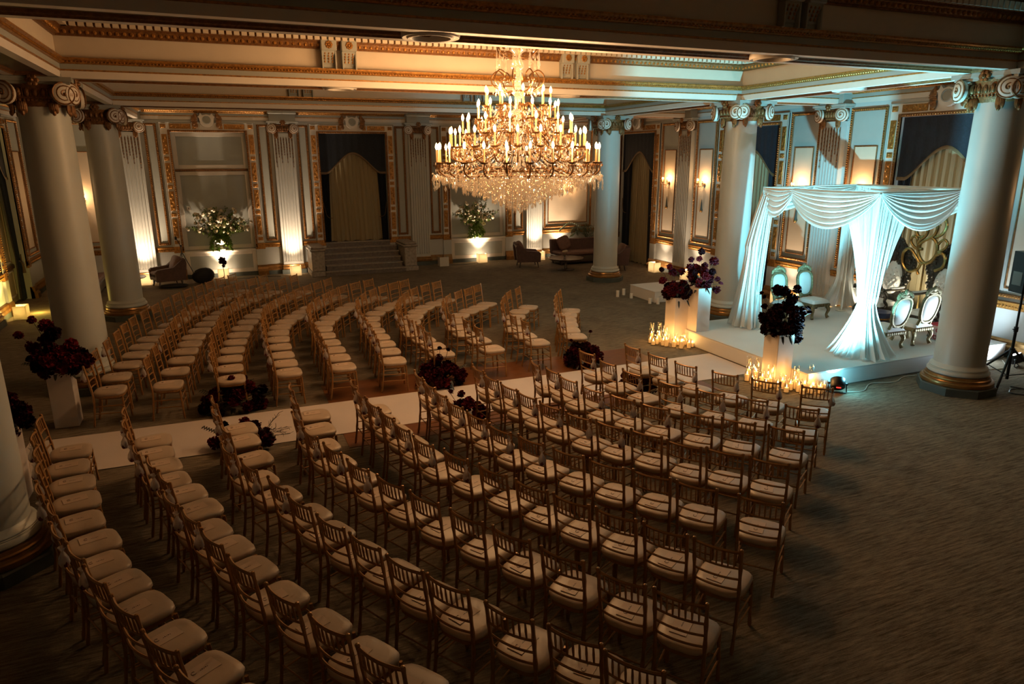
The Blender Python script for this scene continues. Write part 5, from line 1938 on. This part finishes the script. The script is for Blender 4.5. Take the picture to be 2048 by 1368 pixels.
bl = mass(rnd, 22, *pl(.0, 0, .10), .30, .28, .24, .085, .11) + [(*pl(-.02, 0, .50), .085), (*pl(.16, 0, .34), .09), (*pl(.24, 0, .10), .06), (*pl(-.16, 0, .44), .085)]
arrangement((-2.52, 8.85, .87), 'burgundy flower arrangement half hidden by the nearest left column', bl, 'burgundy pedestal arrangements', PAL, 35, .34)

# flowers on the floor along the aisle
def floor_flowers(x, y, label, seed, w, h, n, extra=(), **k):
    rnd = random.Random(seed)
    bl = []
    for (a, c, z, r) in mass(rnd, n * 2, 0, 0, .06, w, w * .75, h, .075, .105):
        if z > .03:
            bl.append((a, c, max(z, r * .8), r))
    bl += list(extra)
    return arrangement((x, y, .012), label, bl, 'burgundy floor flowers along the aisle', PAL, seed, w, core=(0, 0, .04), name='floor_flowers', **k)
floor_flowers(-.10, 11.03, 'burgundy floor flowers beyond the aisle at the end of the eighth far row', 41, .50, .40, 27,
              [(*pl(.02, -.1, .52), .055), (*pl(-.10, 0, .38), .07), (*pl(.36, -.1, .12), .09)], leaves=40, sprays=((pl(-.55, .1, .25), 9, .09), (pl(.55, .1, .22), 9, .09)))
floor_flowers(3.20, 10.92, 'burgundy floor flowers beyond the aisle at the end of the fourth far row', 42, .42, .36, 24,
              [(*pl(-.02, 0, .62), .04), (*pl(.12, 0, .60), .035), (*pl(-.03, 0, .46), .07)], leaves=34, sprays=((pl(.42, 0, .34), 8, .07),))
floor_flowers(5.95, 10.98, 'burgundy floor flowers beyond the aisle at the end of the first far row', 43, .38, .34, 20,
              [(*pl(-.22, 0, .46), .035), (*pl(.14, 0, .62), .04), (*pl(.0, 0, .36), .07)], leaves=30)
floor_flowers(-.02, 9.38, 'dark floor flowers with bare twigs on the near edge of the aisle', 44, .32, .22, 12,
              [(*pl(-.30, .1, .26), .07), (*pl(.34, -.05, .12), .09), (*pl(-.36, -.1, .10), .09), (*pl(-.02, .1, .30), .08)], leaves=20, twigs=9, sprays=((pl(-.55, 0, .28), 9, .06),))
floor_flowers(3.05, 9.22, 'burgundy floor flowers on the near side of the aisle at the fourth near row', 45, .28, .24, 12,
              [(*pl(-.22, 0, .40), .05), (*pl(-.06, 0, .38), .06)], leaves=18)
floor_flowers(6.05, 9.20, 'burgundy floor flowers on the near side of the aisle behind the first near row', 46, .32, .24, 14,
              [(*pl(-.25, 0, .30), .06), (*pl(.10, 0, .40), .045)], leaves=22)
t = thing('rose_stem', 'single dark rose on a stem standing before the left niche light', 'flower', (-.12, 22.4, 0))
b = MB(); b.tube([(0, 0, 0), (.01, 0, .5), (-.01, 0, .78)], .010, 5); b.lathe([(.10, 0), (.10, .015), (.0, .02)], 12); b.build('stem', M['stem'], t)
for (x, z, r) in ((0, .84, .10), (.05, .76, .075), (.02, .66, .05), (-.05, .78, .06)):
    o = put('bloom', BLOOMS['blackred'][0], t, (x, 0, z)); o.scale = (r / .075,) * 3

# ------------------------------------------------------------------ white flower urns in the niches
def urn_flowers(x, label_u, label_f, seed, green):
    y, z0 = YB + .08, .886
    t = thing('flower_urn', label_u, 'urn', (x, y - .02, z0), 0, 'white pedestal urns in the niches')
    b = MB(); b.cbox(-.12, .12, -.12, .12, 0, .03, .006); b.build('foot', M['urn'], t, smooth=False)
    b = MB(); b.lathe([(.09, .03), (.075, .06), (.035, .09), (.03, .13), (.06, .16), (.13, .20), (.17, .27), (.185, .34), (.20, .36), (.185, .37), (.16, .34), (.0, .30)], 24, cap=False); b.build('bowl', M['urn'], t)
    f = thing('white_flowers', label_f, 'flowers', (x, y - .02, z0 + .35), 0, 'white flower displays in the niches')
    rnd = random.Random(seed)
    lv = MB(); st = MB()
    bm = [carnation_mesh(M['blossom'], 50 + k, .05) for k in range(3)]
    branches = []
    for k in range(34):
        a = rnd.uniform(-1.35, 1.35)
        L = rnd.uniform(.55, 1.12)
        p0 = Vector((rnd.uniform(-.08, .08), rnd.uniform(-.08, .05), -.02))
        d = Vector((math.sin(a), rnd.uniform(-.45, .12), math.cos(a) * .95 + .18))
        p2 = p0 + d.normalized() * L
        p2.y = min(p2.y, .12)
        p1 = (p0 + p2) * .5 + Vector((0, -.06, .10))
        P = smooth_path([p0, p1, p2], 5)
        st.tube([tuple(q) for q in P], .006, 4)
        branches.append(P)
        for q in P[2:]:
            for j in range(5 if a * 0 == 0 else 3):
                dd = (rnd.uniform(-1, 1), rnd.uniform(-1, .4), rnd.uniform(-.6, .9))
                leaf(lv, tuple(q + Vector((rnd.uniform(-.06, .06), rnd.uniform(-.06, .04), rnd.uniform(-.05, .05)))), dd, rnd.uniform(.06, .12), .022, .3)
    for k in range(12):      # drooping greens over the lip
        a = rnd.uniform(-1.5, 1.5)
        P = smooth_path([Vector((0, 0, 0)), Vector((.22 * math.sin(a), -.14, .06)), Vector((.30 * math.sin(a), -.20, -.12 - .2 * rnd.random()))], 5)
        st.tube([tuple(q) for q in P], .005, 4)
        for q in P[2:]:
            for j in range(4):
                leaf(lv, tuple(q), (rnd.uniform(-1, 1), rnd.uniform(-1, .2), rnd.uniform(-.8, .4)), rnd.uniform(.07, .13), .03, .5)
    st.build('stems', M['stem'], f)['kind'] = 'stuff'
    lv.build('foliage', M['leaf'], f)['kind'] = 'stuff'
    for P in branches:
        for j in range(4):
            q = P[min(len(P) - 1, 4 + rnd.randrange(7))]
            o = put('bloom', rnd.choice(bm), f, tuple(q + Vector((rnd.uniform(-.07, .07), rnd.uniform(-.10, .0), rnd.uniform(-.07, .07)))))
            s = rnd.uniform(.7, 1.35)
            o.scale = (s, s, s); o.rotation_euler = (rnd.uniform(-1.2, .4) - .6, rnd.uniform(-.8, .8), rnd.uniform(0, 6))
urn_flowers(-.115, 'white footed urn on the left niche ledge', 'white blossom and greenery spilling from the left niche urn', 61, 1)
urn_flowers(8.68, 'white footed urn on the right niche ledge', 'white blossom and greenery in the niche below the chandelier', 62, 1)

# ------------------------------------------------------------------ candles on the floor
def candle_meshes(h, wax_h):
    g = MB()
    r = .052
    g.lathe([(.0, .0), (r, .0), (r, h), (r - .004, h), (r - .004, .012), (0, .012)], 14, cap=False)
    w = MB(); w.lathe([(0, .013), (.036, .013), (.037, wax_h - .006), (.032, wax_h), (.0, wax_h - .004)], 12, cap=False)
    fl = MB(); fl.lathe([(0, wax_h + .006), (.007, wax_h + .016), (.0085, wax_h + .024), (.005, wax_h + .038), (0, wax_h + .052)], 7)
    return g.mesh('glass_cylinder', M['glass']), w.mesh('wax', M['wax']), fl.mesh('flame', M['flame'])
CDM = {h: candle_meshes(h, w) for h, w in ((.15, .085), (.20, .12), (.26, .15), (.40, .17))}
CW = {.15: .085, .20: .12, .26: .15, .40: .17}
def candle(x, y, z, h, label, grp, lit=True):
    t = thing('candle', label, 'candle', (x, y, z), 0, grp)
    for nm, me in zip(('glass_cylinder', 'wax', 'flame'), CDM[h]):
        put(nm, me, t)
    return t
near_c = [(8.12, 9.02, .20), (8.24, 9.12, .40), (8.10, 8.86, .15), (8.36, 9.10, .26), (8.26, 8.96, .40), (8.20, 8.74, .26), (8.04, 8.70, .15), (8.10, 8.54, .20), (8.22, 8.58, .40),
          (8.24, 8.42, .20), (8.36, 8.44, .26), (8.30, 8.28, .15), (8.44, 8.34, .20), (8.56, 8.36, .40), (8.50, 8.22, .20), (8.64, 8.24, .20), (8.72, 8.34, .26), (8.78, 8.18, .15), (8.82, 8.30, .40),
          (8.62, 8.08, .15), (8.90, 8.08, .20), (8.76, 8.02, .20), (8.46, 8.10, .15)]
far_c = [(8.02, 11.85, .15), (8.12, 11.96, .40), (8.20, 11.80, .26), (8.08, 11.70, .20), (8.22, 11.62, .40), (8.16, 11.48, .26), (8.26, 11.36, .20), (8.36, 11.46, .26), (8.34, 11.22, .26), (8.46, 11.34, .20),
         (8.50, 11.18, .20), (8.58, 11.44, .26), (8.14, 11.56, .20), (8.28, 11.92, .40), (8.62, 11.24, .15), (8.44, 11.48, .15), (7.98, 11.68, .15)]
hw = {.15: 'short', .20: 'low', .26: 'medium', .40: 'tall'}
for (lst, where, corner) in ((near_c, 'near', 'near stage corner'), (far_c, 'far', 'far stage corner')):
    for h in (.15, .20, .26, .40):
        same = sorted([c for c in lst if c[2] == h], key=lambda c: c[0] * RX.x + c[1] * RX.y)
        for k, (x, y, hh) in enumerate(same):
            candle(x, y, .0, h, 'lit candle at the %s, %s of its %s glass cylinders from left' % (corner, ORD[k], hw[h]), '%s candles at the %s' % (hw[h], corner))
for (x, y) in ((8.22, 9.0), (8.16, 8.6), (8.42, 8.36), (8.72, 8.16)):
    point_light('candle_glow', (x, y, .26), 4.2, CANDLE, .04)
for (x, y) in ((8.10, 11.82), (8.20, 11.55), (8.42, 11.30)):
    point_light('candle_glow', (x, y, .26), 4.2, CANDLE, .04)
# unlit white pillars by the riser box
um = MB(); um.lathe([(0, 0), (.045, 0), (.046, .17), (.04, .175), (0, .168)], 12, cap=False); umm = um.mesh('unlit_candle', M['waxwhite'])
wm = MB(); wm.tube([(0, 0, .168), (.002, 0, .185)], .002, 4); wmm = wm.mesh('wick', M['black'])
for k, (x, y, s, lab) in enumerate(((9.98, 16.45, 1.0, 'unlit white pillar candle farthest left of the riser box'), (10.28, 16.62, 1.0, 'unlit white pillar candle touching the far corner of the riser box'),
                                (10.22, 16.12, .75, 'short unlit white candle left of the riser box'), (10.28, 15.30, .85, 'unlit white candle before the near corner of the riser box'), (10.44, 15.16, 1.0, 'taller unlit white candle at the near corner of the riser box'))):
    o = put('unlit_candle', umm, None, (x, y, 0)); o.scale = (1, 1, s)
    tag(o, lab, 'candle', 'unlit candles by the riser box')
    put('wick', wmm, o)
# ------------------------------------------------------------------ crystal chandelier
ch = thing('chandelier', 'great tiered crystal chandelier with rings of lit candle bulbs', 'chandelier', (CH.x, CH.y, 0))
TIERS = [(1.25, 3.68, 24), (1.04, 3.91, 20), (.84, 4.10, 14), (.62, 4.31, 12), (.50, 4.50, 9)]
rnd = random.Random(77)
b = MB()
b.lathe([(.0, 5.80), (.14, 5.80), (.12, 5.76), (.05, 5.72), (.018, 5.70), (.018, 5.38)], 16)
b.build('canopy_rod', M['brass'], ch)
b = MB()
prof = [(.02, 5.40), (.09, 5.36), (.12, 5.30), (.06, 5.26), (.045, 5.20), (.10, 5.12), (.11, 5.06), (.05, 5.02), (.06, 4.98), (.055, 4.86), (.05, 4.82), (.085, 4.76), (.09, 4.70), (.05, 4.66), (.05, 4.50), (.10, 4.44), (.06, 4.36), (.05, 3.6), (.12, 3.55), (.05, 3.48), (.0, 3.46)]
b.lathe(prof, 14, cap=False)
b.build('stem', M['crystal'], ch)
sl = MB(); sl.lathe([(.0135, .012), (.0125, .20)], 8); slm = sl.mesh('candle', M['sleeve'])
bu = MB(); bu.lathe([(.009, .198), (.0165, .215), (.0215, .240), (.017, .268), (.006, .292), (.0, .302)], 9, cap=False); bum = bu.mesh('candle_bulb', M['bulb'])
dp = MB(); dp.lathe([(.0, -.012), (.03, -.012), (.055, .0), (.062, .014), (.05, .010), (.014, .008)], 12, cap=False)
for k in range(10):
    a = 2 * PI * k / 10
    dp.octa((.056 * math.cos(a), .056 * math.sin(a), -.032), .009, .03)
dpm = dp.mesh('drip_pan', M['brass'])
cr = MB()
for ti, (r, z, n) in enumerate(TIERS):
    ab = MB()
    P = smooth_path([(0.10, 0, z - .02 - .10 * (ti < 2)), (r * .45, 0, z + .05 - .12 * (ti < 2)), (r * .78, 0, z - .20), (r * .93, 0, z - .19), (r * 1.01, 0, z - .11), (r, 0, z - .01)], 5)
    ab.tube(P, [.013] * len(P), 6)
    Q = smooth_path([(r * .90, 0, z - .14), (r * .86, 0, z - .08), (r * .90, 0, z - .04), (r * .945, 0, z - .08), (r * .93, 0, z - .13)], 4)
    ab.tube(Q, .008, 5)
    arm = ab.mesh('arm', M['brass'])
    for k in range(n):
        a = 2 * PI * (k + .5 * (ti % 2)) / n + .07 * ti
        o = put('arm', arm, ch); o.rotation_euler = (0, 0, a)
        x, y = r * math.cos(a), r * math.sin(a)
        put('drip_pan', dpm, ch, (x, y, z))
        c = put('candle', slm, ch, (x, y, z))
        put('candle_bulb', bum, c)
        # crystals on and round each arm
        for j in range(26):
            q = r * rnd.uniform(.62, 1.06); aa = a + rnd.uniform(-.5, .5) * 2 * PI / n
            zz = z - rnd.uniform(.0, .20)
            cr.octa((q * math.cos(aa), q * math.sin(aa), zz), rnd.uniform(.009, .016), rnd.uniform(.014, .034), rnd.random() * 3)
# hoops carrying the arms
b = MB()
for (r, z) in ((.52, 3.56), (1.0, 3.50), (.40, 3.95), (.30, 4.2)):
    b.tube([(r * math.cos(2 * PI * k / 40), r * math.sin(2 * PI * k / 40), z) for k in range(40)], .014, 6, closed=True)
b.build('hoop', M['brass'], ch)
# strings of crystal between tiers
for k in range(60):
    a = 2 * PI * k / 60
    for j in range(34):
        t = j / 33
        r = .10 + .95 * t ** 1.3 + .04 * math.sin(5 * a)
        z = 4.42 - .78 * t - .25 * math.sin(PI * t) * .5
        cr.octa((r * math.cos(a), r * math.sin(a), z), .010, .013, a)
o = cr.build('crystal_drops', M['crystal'], ch, smooth=False); o['kind'] = 'stuff'
# shallow bowl of crystal strings below
b = MB()
dome = [(1.30, 3.47), (1.18, 3.40), (1.02, 3.33), (.86, 3.27), (.70, 3.22), (.54, 3.17), (.40, 3.11), (.28, 3.05), (.16, 2.99), (.07, 2.95)]
for (r, zt) in dome:
    n = int(2 * PI * r / .040) + 3
    for k in range(n):
        a = 2 * PI * k / n + rnd.uniform(-.02, .02)
        z = 3.50
        zb = zt + rnd.uniform(-.035, .03)
        while z > zb + .05:
            b.octa((r * math.cos(a), r * math.sin(a), z), .0105, .014, rnd.random())
            z -= .030
        b.octa((r * math.cos(a), r * math.sin(a), z - .025), .017, .042, rnd.random(), 5)
o = b.build('crystal_bowl', M['crystal'], ch, smooth=False); o['kind'] = 'stuff'
b = MB()
for k in range(72):      # long pendants on the rim
    a = 2 * PI * k / 72
    r = 1.27 + .05 * (k % 2)
    b.octa((r * math.cos(a), r * math.sin(a), 3.44 - .06 * (k % 3)), .020, .058, a, 5)
    b.octa((r * math.cos(a), r * math.sin(a), 3.53 - .05 * (k % 3)), .013, .02, a, 5)
o = b.build('rim_pendants', M['crystal'], ch, smooth=False); o['kind'] = 'stuff'
# crown of scrolls and icicle spires
for (r, z, n, up) in ((.40, 4.92, 8, .0), (.34, 5.40, 6, .0)):
    sb = MB()
    pts = [(.05, 0, z - .18), (r * .55, 0, z - .20), (r * .95, 0, z - .10), (r * 1.0, 0, z + .02), (r * .78, 0, z + .10), (r * .55, 0, z + .04), (r * .60, 0, z - .05), (r * .74, 0, z - .04)]
    sb.tube(smooth_path(pts, 5), .011, 6)
    scroll = sb.mesh('scroll_arm', M['brass'])
    sp = MB()
    sp.lathe([(.0, z + .10), (.024, z + .12), (.016, z + .15), (.028, z + .165), (.022, z + .20), (.0, z + .43)], 6, (r * .80, 0, 0), cap=False)
    for k in range(5):
        sp.octa((r * (.55 + .1 * k), 0, z - .20 - .03 * (k % 2)), .014, .035, k)
        sp.octa((r * (.62 + .05 * k), .02, z - .02 - .05 * k), .012, .02, k)
    spire = sp.mesh('icicle_spire', M['crystal'], True, .3)
    for k in range(n):
        a = 2 * PI * k / n + .2
        o = put('scroll_arm', scroll, ch); o.rotation_euler = (0, 0, a)
        o = put('icicle_spire', spire, ch); o.rotation_euler = (0, 0, a)
# ------------------------------------------------------------------ lounge furniture
def armchair(loc, rz, label):
    t = thing('armchair', label, 'armchair', (*loc, 0), rz, 'mauve lounge armchairs')
    b = MB(); b.cbox(-.36, .40, -.38, .38, .20, .36, .04); b.build('seat_base', M['sofa'], t, angle=.5)
    b = MB(); b.cbox(-.26, .42, -.27, .27, .36, .47, .045); b.build('seat_cushion', M['sofa2'], t, angle=.5)
    for s in (-1, 1):
        b = MB()
        side = [(-.42, .20), (.40, .20), (.42, .50), (.36, .56), (-.10, .60), (-.34, .80), (-.46, .82), (-.48, .70)]
        b.prism(side, s * .28, s * .40, lambda a, c, h: (a, h, c)); b.build('armrest', M['sofa'], t, smooth=False)
    b = MB()
    b.prism([(-.30, .36), (-.48, .82), (-.42, .86), (-.36, .84), (-.20, .40)], -.36, .36, lambda a, c, h: (a, h, c)); b.build('backrest', M['sofa'], t, smooth=False)
    b = MB()
    b.blob((0, 0, 0), .3, 14, 10, (.10, .29, .24))
    R = Matrix.Rotation(-.38, 3, 'Y')
    b.v = [tuple(R @ Vector((math.copysign(abs(x / .10) ** .7 * .10, x), math.copysign(abs(y / .29) ** .45 * .29, y), math.copysign(abs(z / .24) ** .45 * .24, z))) + Vector((-.26, 0, .68))) for x, y, z in b.v]
    b.build('back_cushion', M['sofa2'], t, angle=1.2)
    for sx in (-1, 1):
        for s in (-1, 1):
            b = MB(); b.tube([(sx * .30, s * .30, .20), (sx * .34, s * .33, 0)], [.026, .016], 6); b.build('leg', M['darkwood'], t)
    return t
armchair((-1.72, 23.42), math.radians(198), 'mauve armchair beside the farthest left column')
armchair((9.95, 22.62), math.radians(-14), 'mauve armchair left of the dark round table')
armchair((12.35, 20.72), math.radians(165), 'mauve armchair half hidden behind the farthest right column')
def sofa(loc, rz, L, label):
    t = thing('sofa', label, 'sofa', (*loc, 0), rz, 'mauve lounge sofas')
    b = MB(); b.cbox(-.42, .42, -L / 2, L / 2, .06, .34, .03); b.build('base', M['darkwood'], t, angle=.5)
    b = MB(); b.cbox(-.30, .45, -L / 2, L / 2, .34, .46, .04); b.build('seat_cushion', M['sofa2'], t, angle=.5)
    b = MB()
    b.prism([(-.30, .34), (-.44, .34), (-.50, .82), (-.44, .86), (-.34, .84)], -L / 2, L / 2, lambda a, c, h: (a, h, c)); b.build('backrest', M['sofa'], t, smooth=False)
    b = MB(); b.cbox(-.45, .20, L / 2 - .12, L / 2 + .02, .34, .78, .03); b.build('armrest', M['sofa'], t, angle=.5)
    for sx in (-1, 1):
        for s in (-1, 1):
            b = MB(); b.cbox(sx * .36 - .03, sx * .36 + .03, s * (L / 2 - .1) - .03, s * (L / 2 - .1) + .03, 0, .06, .005); b.build('leg', M['darkwood'], t, smooth=False)
    return t
sofa((12.25, 22.75), -PI / 2, 2.3, 'mauve sofa against the lit wall behind the dark round table')
sofa((-3.85, 22.95), 0.0, 2.1, 'mauve sofa seen between the two left columns')
b = MB(); b.blob((0, 0, 0), .3, 14, 10, (.09, .25, .25))
b.v = [(math.copysign(abs(x / .09) ** .8 * .09, x), math.copysign(abs(y / .25) ** .5 * .25, y), math.copysign(abs(z / .25) ** .5 * .25, z)) for x, y, z in b.v]
R = Matrix.Rotation(-.25, 3, 'Y') @ Matrix.Rotation(.35, 3, 'X')
b.v = [tuple(R @ Vector(v)) for v in b.v]
o = b.build('throw_cushion', M['sofa2'], None, angle=1.2, loc=(11.50, 22.86, .74)); o.rotation_euler = (0, 0, -PI / 2 - .1)
tag(o, 'mauve throw cushion tilted on the sofa by the lit wall', 'cushion')
def round_table(loc, r, h, label, pedestal_leg):
    t = thing('round_table', label, 'table', (*loc, 0), 0)
    b = MB(); b.lathe([(.0, h - .03), (r - .02, h - .03), (r, h - .015), (r, h), (0, h)], 36, cap=False); b.build('tabletop', M['tabletop'], t, angle=.5)
    if pedestal_leg:
        b = MB(); b.lathe([(.0, 0), (.30, 0), (.31, .015), (.06, .045), (.05, .06), (.05, h - .04), (.10, h - .03)], 24, cap=False); b.build('pedestal', M['darkwood'], t, angle=.6)
    else:
        for k in range(3):
            a = 2 * PI * k / 3 + .9
            b = MB(); b.tube([(r * .7 * math.cos(a), r * .7 * math.sin(a), h - .03), (r * .85 * math.cos(a), r * .85 * math.sin(a), 0)], [.03, .018], 7); b.build('leg', M['darkwood'], t)
    return t
round_table((10.84, 21.37), .62, .42, 'dark round pedestal table before the mauve sofa', True)
round_table((-2.72, 23.05), .46, .40, 'low round table behind the farthest left column', False)
t = thing('flower_glass', 'small glass of pale flowers on the dark round table', 'flowers', (10.80, 21.37, .42))
b = MB(); b.lathe([(0, 0), (.045, 0), (.05, .12)], 12, cap=False); b.build('glass', M['glass'], t)
b = MB()
for k in range(9):
    b.tube([(0, 0, .02), (.08 * math.cos(k * .7), .08 * math.sin(k * .7), .16)], .004, 4)
b.build('stems', M['stem'], t)
cm = carnation_mesh(M['blossom'], 90, .045)
for k in range(9):
    o = put('bloom', cm, t, (.09 * math.cos(k * 2.4) * (k / 9) ** .5, .09 * math.sin(k * 2.4) * (k / 9) ** .5, .17 + .02 * (k % 3)))
# palm in a pot
t = thing('potted_palm', 'green palm in a pale pot behind the sofa', 'plant', (13.12, 23.85, 0))
b = MB(); b.lathe([(.0, 0), (.16, 0), (.20, .40), (.22, .42), (.22, .50), (.19, .50), (.18, .44), (0, .42)], 18, cap=False); b.build('pot', M['pot'], t)
prnd = random.Random(8)
for k in range(13):
    a = 2 * PI * k / 13 + prnd.uniform(-.2, .2)
    L = prnd.uniform(.75, 1.25)
    el = prnd.uniform(.6, 1.35)
    P = smooth_path([(0, 0, .45), (.25 * L * math.cos(a), .25 * L * math.sin(a), .45 + .65 * L * math.sin(el)), (.62 * L * math.cos(a), .62 * L * math.sin(a), .45 + .95 * L * math.sin(el)), (.95 * L * math.cos(a), .95 * L * math.sin(a), .45 + .70 * L * math.sin(el))], 6)
    P = [Vector((min(p.x, .60), min(p.y, .62), p.z)) for p in P]
    b = MB(); b.tube(P, .008, 4)
    for j in range(4, len(P)):
        d = (P[j] - P[j - 1])
        d = d.normalized() if d.length > 1e-6 else Vector((0, 0, 1))
        sd = d.cross(Vector((0, 0, 1)))
        sd = sd.normalized() if sd.length > .01 else Vector((1, 0, 0))
        for s in (-1, 1):
            leaf(b, tuple(P[j]), tuple(sd * s + d * .8), .30 * (1.1 - .03 * j), .018, .5)
    b.build('frond', M['palm'], t)
# camera tripod and black equipment bag
t = thing('camera_tripod', 'thin black camera tripod left of the flower niche', 'tripod', (-1.28, 24.02, 0))
for k in range(3):
    a = 2 * PI * k / 3 + .4
    b = MB(); b.tube([(.02 * math.cos(a), .02 * math.sin(a), .92), (.40 * math.cos(a), .34 * math.sin(a), 0.01)], .012, 6); b.build('leg', M['black'], t)
b = MB(); b.tube([(0, 0, .80), (0, 0, 1.15)], .014, 6); b.tube([(0, 0, 1.12), (-.10, -.05, 1.38)], .012, 6); b.blob((0, 0, 1.14), .035, 8, 6); b.build('head', M['black'], t)
b = MB(); b.cbox(-.15, -.08, -.09, -.02, 1.34, 1.44, .01); b.build('camera', M['black'], t, smooth=False)
t = thing('equipment_bag', 'black equipment bag slumped on the carpet by the tripod', 'bag', (-.72, 23.62, 0), .3)
b = MB(); b.blob((0, 0, .22), .3, 16, 10, (.34, .24, .24))
b.v = [(x * (1 + .06 * math.sin(9 * y)), y, max(z, 0.004) * (1 + .08 * math.sin(7 * x))) for x, y, z in b.v]
b.build('body', M['blackcloth'], t)
b = MB(); b.tube(smooth_path([(-.25, 0, .38), (-.1, -.12, .47), (.1, -.12, .46), (.25, 0, .36)], 5), .014, 6); b.build('strap', M['black'], t)
b = MB(); b.blob((0, 0, .06), .1, 12, 6, (.42, .22, .065)); b.v = [(x, y, max(z, .003)) for x, y, z in b.v]
o = b.build('folded_cloth', M['blackcloth'], None, loc=(-1.55, 23.05, 0)); tag(o, 'crumpled black cloth on the carpet between armchair and bag', 'cloth')
